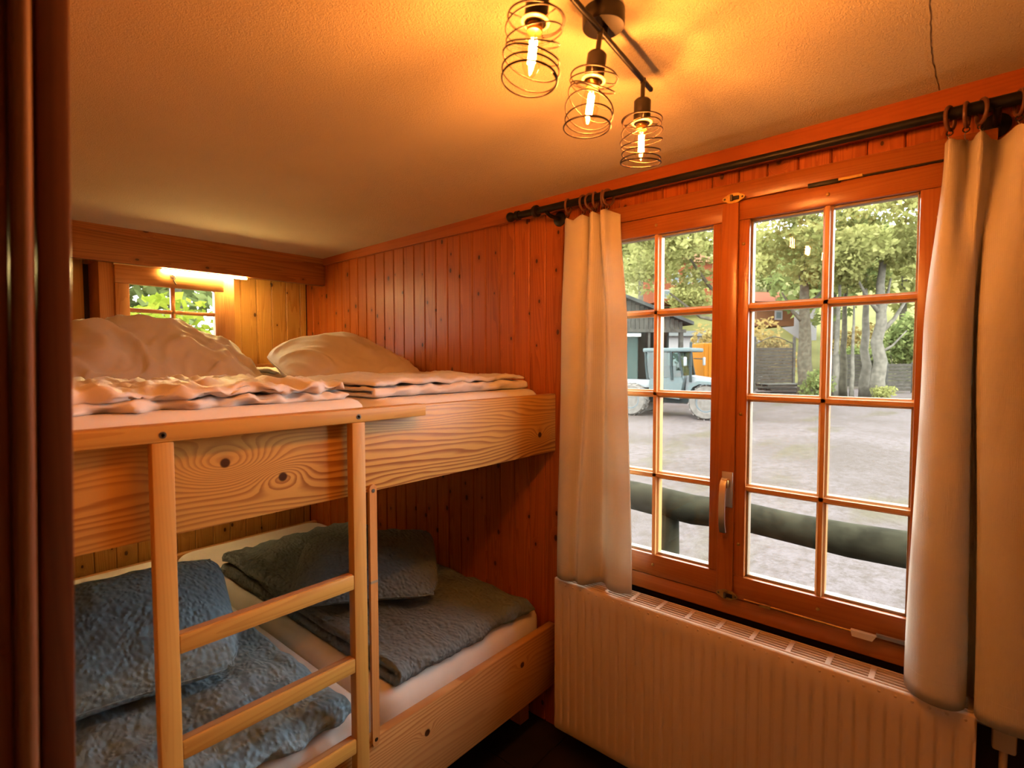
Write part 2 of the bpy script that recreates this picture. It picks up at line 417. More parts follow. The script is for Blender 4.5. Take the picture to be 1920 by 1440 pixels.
# ------------------------------------------------------------------ room shell
WX, BY, LX, FZ, NY, HX = 1.85, 3.46, 0.09, -1.62, -1.05, -0.95     # window wall, back wall, left wall, floor, near wall, doorway side
def boxes(name, mat, lst, parent=None, bev=0.0, smooth=None):
    b = MB()
    for q in lst: b.box(*q, bev)
    return b.build(name, mat, parent, smooth)

floor = struct(boxes('floor', 'backing', [(HX - .2, 2.02, NY - .15, 3.62, FZ - .12, FZ - 0.006)]))
tile = MB().box(-.148, .148, -.148, .148, -0.006, 0.0, 0.0015).build('floor_tile', 'floor_tile', floor)
first = True
for ix in range(6):
    for iy in range(9):
        p = (0.20 + ix * .3, -0.98 + iy * .3, FZ)
        if first: tile.location = p; first = False
        else: copy_part(tile, floor, p)

b = MB()
x0, x1, y0, y1 = HX - .2, WX + .03, NY - .15, BY + .03
zs = lambda y: ceil_z(y)
b.add([(x0, y0, zs(y0)), (x1, y0, zs(y0)), (x1, y1, zs(y1)), (x0, y1, zs(y1)), (x0, y0, .95), (x1, y0, .95), (x1, y1, .95), (x0, y1, .95)],
      [(0, 1, 2, 3), (4, 5, 6, 7), (0, 1, 5, 4), (1, 2, 6, 5), (2, 3, 7, 6), (3, 0, 4, 7)])
ceiling = struct(b.build('ceiling', 'stucco'))
# hairline crack in the stucco, running across the room at the lamp's window side
b = MB(); cy = 0.083; rr = random.Random(3); pts = []
for i in range(46):
    x = 0.95 + i * 0.0195; pts.append((x, cy + 0.003 * math.sin(i * .23) + rr.uniform(-.0012, .0012)))
L = [(x, y - rr.uniform(.0004, .0014), zs(y) - .0006) for x, y in pts]; Rr = [(x, y + rr.uniform(.0004, .0014), zs(y) - .0006) for x, y in pts]
b.grid(L + Rr, len(pts), 2)
b.build('crack', 'crack', ceiling)

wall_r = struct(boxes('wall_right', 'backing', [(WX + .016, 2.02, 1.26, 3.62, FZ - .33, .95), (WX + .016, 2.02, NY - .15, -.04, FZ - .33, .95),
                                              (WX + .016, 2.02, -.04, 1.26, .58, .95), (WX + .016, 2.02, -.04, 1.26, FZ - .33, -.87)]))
wall_b = struct(boxes('wall_back', 'backing', [(-.2, .68, BY + .016, 3.62, FZ - .33, .95), (1.56, 1.87, BY + .016, 3.62, FZ - .33, .95),
                                              (.68, 1.56, BY + .016, 3.62, .52, .95), (.68, 1.56, BY + .016, 3.62, FZ - .33, -.08)]))
wall_l = struct(boxes('wall_left', 'pine_z', [(LX - .12, LX, 0.70, 3.62, FZ - .1, .95)]))
struct(boxes('wall_doorway', 'plaster', [(HX, LX - .12, 0.70, 0.82, FZ - .1, .95)]))
struct(boxes('wall_passage', 'plaster', [(HX - .2, HX, NY - .15, 0.82, FZ - .1, .95)]))
struct(boxes('wall_front', 'plaster', [(HX - .2, 2.02, NY - .15, NY, FZ - .1, .95)]))

def plank_mesh(name, w, h, normal, mat):
    t = .015; c = .004; g = .0009
    prof = [(-w / 2 + g, t), (-w / 2 + g, c), (-w / 2 + g + c, 0), (w / 2 - g - c, 0), (w / 2 - g, c), (w / 2 - g, t)]
    P = [((d, a) if normal == 'X' else (a, d)) for a, d in prof]
    o = MB().prism(P, 0, h, 'Z').build(name, mat)
    return o
def lay_planks(parent, normal, mat, items):
    """items: (centre, width, z0, z1); planks of one size share a mesh"""
    cache = {}
    for c, w, z0, z1 in items:
        k = (round(w, 4), round(z1 - z0, 4)); loc = (WX, c, z0) if normal == 'X' else (c, BY, z0)
        if k not in cache:
            o = plank_mesh('plank', w, z1 - z0, normal, mat); o.parent = parent; o.location = loc; cache[k] = o
        else: copy_part(cache[k], parent, loc)
PW = 0.0895
items = []
k = 0; y = 1.314
while y < BY:
    w = min(PW, BY - y); items.append((y + w / 2, w, FZ, .70 if y < 3.1 else .66)); y += PW
y = 1.314
for _ in range(26):
    y0 = y - PW
    c = y0 + PW / 2
    if y0 > 1.2: items.append((c, PW, FZ, .70))
    elif y0 > -.06: items += [(c, PW, .575, .70), (c, PW, FZ, -1.06)]  # planks left out under the window; near-black backing stands for shade
    else: items.append((c, PW, -.90, .70))  # lower part left without planks, near-black backing shows
    y = y0
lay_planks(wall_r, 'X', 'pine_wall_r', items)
PB = 0.097; items = []
x = 1.805 + PB
while x - PB > LX - .05:
    x0 = x - PB; w = PB; xr = x
    if x > WX: xr = WX; w = WX - x0
    c = (x0 + xr) / 2
    if x0 > 1.27 or xr < .70: items.append((c, w, FZ, .66))
    else: items += [(c, w, FZ, -.06), (c, w, .5, .66)]
    x = x0
lay_planks(wall_b, 'Y', 'pine_wall_b', items)

def trim(n, mat, q, bev=.004, label=None):
    return struct(boxes('trim_%d' % n, mat, [q], bev=bev), label)
b = MB()   # cornice board follows the slightly falling ceiling
for (ya, yb) in ((-1.04, 3.205),):
    vs = []
    for yy in (ya, yb):
        vs += [(WX - .018, yy, .632 - .004 * yy), (WX + .004, yy, .632 - .004 * yy), (WX + .004, yy, ceil_z(yy) + .004), (WX - .018, yy, ceil_z(yy) + .004)]
    b.add(vs, [(0, 1, 2, 3), (4, 5, 6, 7), (0, 1, 5, 4), (1, 2, 6, 5), (2, 3, 7, 6), (3, 0, 4, 7)])
struct(b.build('trim_1', 'pine_trim_y'))
beam = struct(MB().box(LX, WX, 3.21, 3.25, .488, .672, .004).build('ceiling_beam', 'pine_beam', None, 30))
MB().box(LX, WX, 3.203, 3.2105, .628, .668, .002).build('moulding', 'pine_beam', beam)
trim(2, 'pine_x', (1.30, WX - .002, BY - .018, BY + .004, -.06, -.022))
# door jamb beside the camera: a stained upright with a rounded bead, a little out of plumb
JX = .1085
def lean(b): b.v = [(x + .0235 * z, y, z) for x, y, z in b.v]; return b
jamb = struct(lean(MB().box(JX - .024, JX, 0.64, 0.70, FZ, .72, .004)).build('trim_3', 'dark_wood', None, 40))
lean(MB().tube([(JX - .034, .638, FZ), (JX - .034, .638, .72)], .0065, 14)).build('bead', 'bead', jamb, 60)
lean(MB().box(JX - .15, JX - .0415, 0.655, 0.70, FZ, .72, .003)).build('casing', 'dark_wood', jamb, 40)
lean(MB().box(JX - .0415, JX - .024, 0.65, 0.70, FZ, .72, .002)).build('rebate', 'dark_wood', jamb, 40)

# ------------------------------------------------------------------ main window
win = struct(MB().box(WX - .016, WX + .12, -.04, 1.26, .527, .585, .003).build('window_1', 'sash_y', None, 40))
def part(mat, name, q, bev=.002, parent=None, smooth=40):
    return MB().box(*q, bev).build(name, mat, parent, smooth)
part('sash_y', 'bottom_frame', (WX - .016, WX + .12, -.04, 1.26, -.872, -.812), .003, win)
part('sash_z', 'side_frame', (WX - .016, WX + .12, -.04, .028, -.812, .527), .003, win)
part('sash_z', 'side_frame', (WX - .016, WX + .12, 1.192, 1.26, -.812, .527), .003, win)
part('sash_y', 'outer_sill', (WX + .12, WX + .23, -.06, 1.28, -.90, -.86), .004, win)
SX0, SX1 = WX - .022, WX + .03
rows = [-.73, -.429, -.125, .174, .459]
MW = .0135
def sash(name, ya, yb, ga, gb, mid):
    s = part('sash_y', name, (SX0, SX1, ya, yb, .459, .524), .004, win)
    part('sash_y', 'bottom_rail', (SX0, SX1, ya, yb, -.809, -.73), .004, s)
    part('sash_z', 'stile', (SX0 + .0004, SX1, ya, ga, -.73, .459), .003, s)
    part('sash_z', 'stile', (SX0 + .0004, SX1, gb, yb, -.73, .459), .003, s)
    def bar(p0, p1, w, nm, mat):    # moulded glazing bar: narrow nose to the room, wide at the glass
        vert = abs(p1[1] - p0[1]) > 1e-6
        pr = [(-w, SX1 - .008), (-w, SX0 + .018), (-w * .55, SX0 + .012), (-w * .45, SX0 + .004), (w * .45, SX0 + .004), (w * .55, SX0 + .012), (w, SX0 + .018), (w, SX1 - .008)]
        if vert: return MB().prism([(x, p0[0] + a) for a, x in pr], p0[1], p1[1], 'Z').build(nm, mat, s)
        return MB().prism([(x, p0[1] + a) for a, x in pr], p0[0], p1[0], 'Y').build(nm, mat, s)
    bar((mid, -.73), (mid, .459), MW, 'glazing_bar', 'munt_z')
    for z in rows[1:4]: bar((ga, z), (gb, z), MW, 'glazing_bar', 'munt_y')
    cols = [ga, mid, gb]
    for r in range(4):
        for c in range(2):
            q0, q1 = cols[c], cols[c + 1]; z0, z1 = rows[r], rows[r + 1]
            part('glass', 'pane', (SX1 - .020, SX1 - .004, q0 - .004, q1 + .004, z0 - .004, z1 + .004), 0, s, None)
    for (a0, a1, z0, z1) in ((ga, ga + .006, -.73, .459), (gb - .006, gb, -.73, .459), (ga, gb, -.73, -.722), (ga, gb, .452, .459)):
        part('seal', 'glazing_bead', (SX0 + .018, SX1 - .006, a0, a1, z0, z1), .001, s)
    for (yy, zz) in (((ya + ga) / 2, .38), ((gb + yb) / 2, .38), ((ya + ga) / 2, -.18), ((gb + yb) / 2, -.18), ((ya + ga) / 2, -.62), ((gb + yb) / 2, -.62), (mid, -.768), (mid, .492)):
        MB().lathe([(.0055, 0), (.0055, .0018), (.004, .003)], 12, (SX0, yy, zz), (-1, 0, 0)).build('screw', 'brass', s, 40)
    return s
s_r = sash('right_sash', .030, .590, .113, .553, .333)
s_l = sash('left_sash', .593, 1.190, .672, 1.105, .880)
ast = MB().box(SX0 - .012, SX0 + .001, .586, .640, -.805, .520, .004).build('astragal', 'sash_z', win, 40)
# espagnolette handle
pl = MB().box(SX0 - .018, SX0 - .012, .588, .624, -.496, -.376, .002).build('handle_plate', 'chrome', win, 40)
MB().box(SX0 - .040, SX0 - .018, .596, .618, -.428, -.400, .003).build('spindle', 'brass', pl, 40)
lev = [(SX0 - .032, -.395), (SX0 - .050, -.412), (SX0 - .056, -.45), (SX0 - .058, -.50), (SX0 - .054, -.55), (SX0 - .044, -.578), (SX0 - .038, -.576), (SX0 - .047, -.548), (SX0 - .050, -.50), (SX0 - .048, -.45), (SX0 - .042, -.418), (SX0 - .030, -.403)]
MB().prism([(x, z) for x, z in lev], .600, .620, 'Y').build('lever', 'chrome', pl, 60)
# oval roller catches at the meeting stiles
def catch(z):
    n = 28; e = [(.602 + .036 * math.cos(2 * math.pi * i / n), z + .013 * math.sin(2 * math.pi * i / n) * (1.25 if abs(math.cos(2 * math.pi * i / n)) < .6 else 1.0)) for i in range(n)]
    c = MB().prism(e, SX0 - .015, SX0 - .009, 'X').build('roller_catch', 'brass', win, 30)
    MB().box(SX0 - .020, SX0 - .014, .584, .612, z - .007, z + .005, .001).build('keep', 'black_iron', c)
    MB().tube([(SX0 - .022, .606, z - .01), (SX0 - .022, .606, z + .009)], .0045, 12).build('roller', 'screw', c, 40)
    for yy in (.574, .630): MB().lathe([(.0035, 0), (.002, .002)], 10, (SX0 - .015, yy, z), (-1, 0, 0)).build('screw', 'screw', c, 40)
catch(.531); catch(-.797)
# casement stays
st = MB().box(SX0 - .012, SX0 - .002, .30, .385, .519, .531, .0015).build('casement_stay', 'black_iron', win, 40)
MB().box(SX0 - .014, SX0 - .006, .245, .305, .522, .530, .001).build('slide', 'brass', st)
MB().box(SX0 - .010, SX0 - .004, .03, .25, .523, .527, 0).build('arm', 'black_iron', st)
st = MB().tube([(SX0 - .008, .548, -.800), (SX0 - .008, .238, -.804)], .003, 8).build('casement_stay', 'brass', win, 60)
MB().box(SX0 - .014, SX0 - .002, .465, .50, -.808, -.796, .002).build('sleeve', 'brass', st)
MB().prism([(.244, -.796), (.180, -.796), (.190, -.814), (.240, -.814)], SX0 - .018, SX0 - .004, 'X').build('end_cap', 'plastic', st)
MB().box(SX0 - .010, SX0 - .003, .06, .182, -.802, -.790, .001).build('arm', 'chrome', st)

# ------------------------------------------------------------------ small window in the sleeping alcove
win2 = struct(MB().box(.6635, 1.301, 3.268, 3.60, .50, .60, .003).build('window_2', 'pine_x', None, 40))
part('pine_z', 'jamb', (.6635, .728, 3.268, 3.60, -.10, .50), .003, win2)
MB().prism([(1.232, 3.268), (1.301, 3.268), (1.301, BY), (1.57, BY + .014), (1.57, 3.62), (1.50, 3.62), (1.236, 3.30)], -.10, .50, 'Z').build('jamb', 'pine_z', win2)
part('pine_x', 'sill', (.6635, 1.301, 3.268, 3.60, -.14, -.10), .003, win2)
s2 = part('pine_x', 'sash', (.724, 1.236, 3.240, 3.280, .392, .484), .004, win2)
part('pine_x', 'bottom_rail', (.724, 1.236, 3.240, 3.280, -.085, -.01), .004, s2)
part('pine_z', 'stile', (.724, .784, 3.2404, 3.280, -.01, .392), .003, s2)
part('pine_z', 'stile', (1.186, 1.236, 3.2404, 3.280, -.01, .392), .003, s2)
part('pine_z', 'glazing_bar', (.970, .990, 3.246, 3.274, -.01, .392), .004, s2)
part('pine_x', 'glazing_bar', (.784, 1.186, 3.246, 3.274, .250, .270), .004, s2)
part('pine_x', 'glazing_bar', (.784, 1.186, 3.246, 3.274, .116, .134), .004, s2)
for a0, a1 in ((.784, .970), (.990, 1.186)):
    for z0, z1 in ((-.01, .116), (.134, .25), (.27, .392)):
        part('glass', 'pane', (a0 - .004, a1 + .004, 3.256, 3.262, z0 - .004, z1 + .004), 0, s2, None)
hk = MB().lathe([(.014, 0), (.014, .003), (.006, .006)], 16, (.978, 3.240, .452), (0, -1, 0)).build('hook_plate', 'chrome', s2, 40)
MB().tube([(.974, 3.232, .456), (.985, 3.228, .450), (.988, 3.226, .438), (.978, 3.226, .430), (.984, 3.228, .418), (.992, 3.23, .408)], .0028, 8).build('hook', 'screw', hk, 60)

# ------------------------------------------------------------------ LED strip under the beam
led = thing('led_strip', 'slim glowing LED light bar under the dark ceiling beam', 'light strip', (1.145, 3.237, .488))
MB().box(.925, 1.365, 3.226, 3.248, .483, .488, .0005).build('profile', 'chrome', led)
MB().box(.930, 1.360, 3.228, 3.246, .477, .483, 0).build('diffuser', 'led', led)

led2 = thing('led_strip', 'slim LED light bar under the upper bunk, over the lower mattress heads', 'light strip', (.93, 3.245, -.345))
MB().box(.72, 1.14, 3.234, 3.256, -.350, -.345, .0005).build('profile', 'chrome', led2)
MB().box(.725, 1.135, 3.236, 3.254, -.356, -.350, 0).build('diffuser', 'led_low', led2)

# ------------------------------------------------------------------ bunk bed with ladder
BF = 1.344
bunk = thing('bunk_bed', 'built-in knotty pine double bunk bed with front ladder', 'bunk bed', (0.98, BF, FZ))
MB().box(LX, WX - .004, BF, BF + .032, -.392, -.144, .003).build('upper_front_board', 'board', bunk, 40).location = (-bunk.location.x, -bunk.location.y, -bunk.location.z)
MB().box(LX, WX - .004, BF, BF + .034, -1.425, -1.153, .003).build('lower_front_board', 'board_low', bunk, 40).location = (-bunk.location.x, -bunk.location.y, -bunk.location.z)
for n_ in ('upper_front_board', 'lower_front_board'):   # keep the grain in room coordinates
    o = bpy.data.objects[n_]; o.data.transform(Matrix.Translation(bunk.location))
MB().box(LX, WX - .004, BF + .032, BY - .004, -.345, -.32, 0).build('upper_base', 'bed_base', bunk)
MB().box(LX, WX - .004, BF + .034, BY - .004, -1.36, -1.335, 0).build('lower_base', 'bed_base', bunk)
MB().box(LX, WX - .004, 3.36, 3.40, -1.335, -1.10, .003).build('head_rail', 'bed_base', bunk)
MB().box(LX, WX - .004, 3.37, 3.41, -.32, -.16, .003).build('head_rail', 'bed_base', bunk)
for xx in (LX + .05, .93, WX - .10):
    MB().box(xx, xx + .06, BF + .12, BF + .18, FZ, -1.36, .002).build('foot', 'bed_base', bunk)
RY = 1.294
rail = MB().box(LX, 1.085, RY, BF, -.174, -.137, .003).build('ladder_rail', 'ladder_x', bunk, 40)
for xx in (.342, .820):
    MB().box(xx, xx + .042, RY, RY + .030, FZ, -.174, .003).build('ladder_post', 'ladder_z', bunk, 40)
    MB().lathe([(.0075, 0), (.0075, .001), (.004, .0012), (.003, -.001)], 16, (xx + .021, RY, -.158), (0, -1, 0)).build('screw', 'screw', rail, 40)
for z in (-.604, -.845, -1.082, -1.32):
    MB().box(.384, .820, RY + .001, RY + .028, z - .042, z, .0035).build('ladder_rung', 'ladder_x', bunk, 40)
    MB().box(.386, .818, RY + .008, RY + .0275, z - .0005, z + .0012, .0004).build('worn_tread', 'worn', bunk)
n = 8; arc = lambda cz, s: [((.9125) + .0125 * math.cos(math.pi * i / n), cz + s * .0125 * math.sin(math.pi * i / n)) for i in range(n + 1)]
lath = MB().prism(arc(-.382, 1) + [(x, z) for x, z in reversed(arc(-1.160, -1))], BF - .010, BF, 'Y').build('upright_lath', 'lath', bunk, 40)
for z in (-.388, -1.152): MB().lathe([(.006, 0), (.006, .001), (.003, .0012)], 14, ((.9125), BF - .010, z), (0, -1, 0)).build('screw', 'screw', lath, 40)
MB().box(.9, .925, BF - .0115, BF - .0005, -.668, -.660, .001).build('joint', 'seal', lath)

# ------------------------------------------------------------------ mattresses
def mattress(name, label, x0, x1, y0, y1, z0, z1, r=.05, group=None):
    nx, ny = 22, 44
    b = MB(); cx, cy = (x0 + x1) / 2, (y0 + y1) / 2; hx, hy, hz = (x1 - x0) / 2, (y1 - y0) / 2, (z1 - z0) / 2; cz = (z0 + z1) / 2
    bm = bmesh.new(); bmesh.ops.create_cube(bm, size=2.0)
    for v in bm.verts: v.co = Vector((v.co.x * (hx), v.co.y * hy, v.co.z * hz))
    bmesh.ops.bevel(bm, geom=[e for e in bm.edges if abs(e.verts[0].co.z - e.verts[1].co.z) > .01], offset=.11, segments=6, affect='EDGES', profile=.5)
    bmesh.ops.bevel(bm, geom=[e for e in bm.edges if abs(e.verts[0].co.z - e.verts[1].co.z) < .001 and e.verts[0].co.z > 0 and any(abs(f.normal.z) < .5 for f in e.link_faces)], offset=r, segments=5, affect='EDGES', profile=.55)
    bmesh.ops.triangulate(bm, faces=[f for f in bm.faces if len(f.verts) > 4])
    bm.verts.index_update()
    o = MB().add([(v.co.x + cx, v.co.y + cy, v.co.z + cz) for v in bm.verts], [[v.index for v in f.verts] for f in bm.faces])
    bm.free()
    root = thing(name, label, 'mattress', (cx, cy, z0), group)
    o.build('fitted_sheet', 'sheet', root, 50)
    return root
mattress('mattress', 'white sheeted mattress of the upper bunk nearer the door jamb', .115, .968, 1.380, 3.37, -.318, -.118)
mattress('mattress', 'white sheeted mattress of the upper bunk along the window wall', .972, 1.838, 1.380, 3.37, -.318, -.124)
mattress('mattress', 'white sheeted mattress of the lower bunk behind the ladder', .115, .955, 1.382, 3.36, -1.333, -1.082, .06)
mattress('mattress', 'white sheeted mattress of the lower bunk along the window wall', .962, 1.838, 1.382, 3.36, -1.333, -1.082, .06)

# ------------------------------------------------------------------ pillows (inflated cloth, solved here)
def inflate(nu, nv, w, d, press, seed, steps=150, iters=6):
    r = np.random.default_rng(seed)
    u = np.linspace(-.5, .5, nu) * w; v = np.linspace(-.5, .5, nv) * d
    U, V = np.meshgrid(u, v)
    P = np.zeros((2, nv, nu, 3)); P[:, :, :, 0] = U; P[:, :, :, 1] = V
    edge = np.zeros((nv, nu), bool); edge[0] = edge[-1] = True; edge[:, 0] = edge[:, -1] = True
    P[0, ~edge, 2] = .01; P[1, ~edge, 2] = -.01
    P[:, :, :, 2] += r.normal(0, .0015, P.shape[:3]) * ~edge
    Vel = np.zeros_like(P)
    lx, ly = w / (nu - 1), d / (nv - 1); ld = math.hypot(lx, ly)
    cons = []
    def add(sl_a, sl_b, L, ks, kc): cons.append((sl_a, sl_b, L, ks, kc))
    S = slice
    for p in (0, 1):
        ncol = nu - 1 - p; nrow = nv - 1 - p
        add((S(None), S(None), S(p, nu - 1, 2)), (S(None), S(None), S(p + 1, nu, 2)), lx, .9, .25)
        add((S(None), S(p, nv - 1, 2), S(None)), (S(None), S(p + 1, nv, 2), S(None)), ly, .9, .25)
    for p in (0, 1):
        add((S(None), S(p, nv - 1, 2), S(0, nu - 1)), (S(None), S(p + 1, nv, 2), S(1, nu)), ld, .35, .05)
        add((S(None), S(p, nv - 1, 2), S(1, nu)), (S(None), S(p + 1, nv, 2), S(0, nu - 1)), ld, .35, .05)
    for p in (0, 1, 2, 3):
        add((S(None), S(None), S(p, nu - 2, 4)), (S(None), S(None), S(p + 2, nu, 4)), 2 * lx, .0, .06)
        add((S(None), S(p, nv - 2, 4), S(None)), (S(None), S(p + 2, nv, 4), S(None)), 2 * ly, .0, .06)
    for st in range(steps):
        du = np.zeros_like(P); dv = np.zeros_like(P)
        du[:, :, 1:-1] = P[:, :, 2:] - P[:, :, :-2]; du[:, :, 0] = P[:, :, 1] - P[:, :, 0]; du[:, :, -1] = P[:, :, -1] - P[:, :, -2]
        dv[:, 1:-1] = P[:, 2:] - P[:, :-2]; dv[:, 0] = P[:, 1] - P[:, 0]; dv[:, -1] = P[:, -1] - P[:, -2]
        nn = np.cross(du, dv); nn /= np.linalg.norm(nn, axis=-1, keepdims=True) + 1e-9; nn[1] *= -1
        Vel = Vel * .90; old = P.copy()
        P = P + Vel + nn * press * (1.0 if st > 10 else .4)
        for _ in range(iters):
            for a, b, L, ks, kc in cons:
                A = P[a]; B = P[b]; D = B - A; l = np.linalg.norm(D, axis=-1, keepdims=True) + 1e-9
                e = (l - L) / l; k = np.where(l > L, ks, kc) * .5
                dd = D * e * k; P[a] = A + dd; P[b] = B - dd
            m = (P[0][edge] + P[1][edge]) * .5; P[0][edge] = m; P[1][edge] = m
        Vel = P - old
    return P
def soft_max(x, lo, k=.012):
    return np.where(x - lo > 4 * k, x, lo + k * np.log1p(np.exp(np.clip((x - lo) / k, -40, 40))))
def pillow(name, label, mat, w, d, h, loc, rz, tilt=0.0, roll=0.0, floor_z=None, seed=1, nu=64, nv=50, press=.0016, shape=None, group=None, wr=.006, wk=7.0):
    P = inflate(nu, nv, w, d, press, seed)
    z = P[..., 2]; P[..., 2] = z * (h / (z.max() - z.min()))
    if shape is not None: P = shape(P, w, d, h)
    for s_ in (0, 1):
        for j in range(1, nv - 1):
            for i in range(1, nu - 1):
                p = P[s_, j, i]; c = Vector((p[0] * wk + p[1] * wk * .35, p[1] * wk * .8 - p[0] * wk * .25, seed * 3.3 + s_ * 9))
                c = c + Vector((.6 * noise.noise(c * .7), .6 * noise.noise(c * .7 + Vector((7, 1, 3))), 0))
                rid = (1 - abs(noise.noise(c) * 2)) ** 3; rid2 = (1 - abs(noise.noise(c * 2.3 + Vector((3, 3, 3))) * 2)) ** 3
                e = min(1.0, min(i, nu - 1 - i, j, nv - 1 - j) / 5)
                P[s_, j, i, 2] += (1 if s_ == 0 else -1) * e * wr * (1.1 * rid + .45 * rid2 + .9 * fbm(c * .6, 2) - .4)
    R = np.array((Matrix.Rotation(rz, 3, 'Z') @ Matrix.Rotation(tilt, 3, 'X') @ Matrix.Rotation(roll, 3, 'Y')))
    Q = P @ R.T + np.array(loc)
    if floor_z is not None:
        fz = floor_z(Q[..., 0], Q[..., 1]) if callable(floor_z) else floor_z
        Q[..., 2] = soft_max(Q[..., 2], fz)
    b = MB(); idx = -np.ones((2, nv, nu), int); vs = []
    for s in (0, 1):
        for j in range(nv):
            for i in range(nu):
                if s == 1 and (i in (0, nu - 1) or j in (0, nv - 1)): idx[1, j, i] = idx[0, j, i]; continue
                idx[s, j, i] = len(vs); vs.append(tuple(Q[s, j, i]))
    fs = []
    for s in (0, 1):
        for j in range(nv - 1):
            for i in range(nu - 1):
                q = (idx[s, j, i], idx[s, j, i + 1], idx[s, j + 1, i + 1], idx[s, j + 1, i])
                fs.append(q if s == 0 else q[::-1])
    root = thing(name, label, 'pillow', (loc[0], loc[1], float(Q[..., 2].min())), group)
    b.add(vs, fs); case = b.build('pillowcase', mat, root, 180, sub=1, recalc=True)
    per = [idx[0, 0, i] for i in range(nu)] + [idx[0, j, nu - 1] for j in range(1, nv)] + [idx[0, nv - 1, i] for i in range(nu - 2, -1, -1)] + [idx[0, j, 0] for j in range(nv - 2, 0, -1)]
    MB().tube([vs[i] for i in per], .0028, 6, closed=True).build('seam', mat, case, 180)
    return root

def round_corners(P, w, d, k):
    c = (2 * P[..., 0] / w) ** 4 * (2 * P[..., 1] / d) ** 4; f = 1 - k * np.clip(c, 0, 1)
    P[..., 0] *= f; P[..., 1] *= f; return P
def dome(P, w, d, h):      # plumped up: crown pushed towards the head end, softly creased across the middle
    u = P[..., 0] / w; v = P[..., 1] / d
    P = round_corners(P, w, d, .10)
    P[..., 2] += .10 * np.exp(-((u + .05) / .36) ** 2 - ((v - .12) / .30) ** 2)
    P[..., 2] += .012 * np.sin(u * 16 + v * 7) * np.exp(-(v + .2) ** 2 / .06)
    return P
def plain_pad(P, w, d, h): return round_corners(P, w, d, .12)
pillow('pillow', 'large plumped white pillow below the small alcove window', 'white_cloth', .84, .62, .20, (.735, 2.72, -.015), math.radians(-4), math.radians(16), 0, -.112, 3, shape=dome, wr=.034, wk=6.5)
def peak(P, w, d, h):
    u = P[..., 0] / w; v = P[..., 1] / d
    P = round_corners(P, w, d, .20)
    P[..., 2] += .03 * np.exp(-((u + .28) / .2) ** 2)
    P[..., 2] += .075 * np.exp(-((u - .02) / .22) ** 2 - ((v - .2) / .35) ** 2)
    return P
pillow('pillow', 'peaked white pillow on the upper bunk against the window wall', 'white_cloth', .69, .56, .19, (1.472, 2.36, -.038), math.radians(-6), math.radians(14), 0, -.118, 5, shape=peak, wr=.016, wk=5.0)
pillow('pillow', 'slate blue seersucker pillow leaning behind the left ladder post', 'seersucker', .60, .62, .21, (.42, 1.98, -.85), math.radians(-10), math.radians(16.5), math.radians(-4), -.975, 8, wr=.006, wk=9, shape=plain_pad)
pillow('pillow', 'slate pillow, shade put into its colour, lying askew behind the right ladder post', 'seersucker_shaded', .56, .55, .16, (1.31, 1.96, -.885), math.radians(-33), math.radians(12), 0, -.978, 12, wr=.007, wk=8, shape=plain_pad)

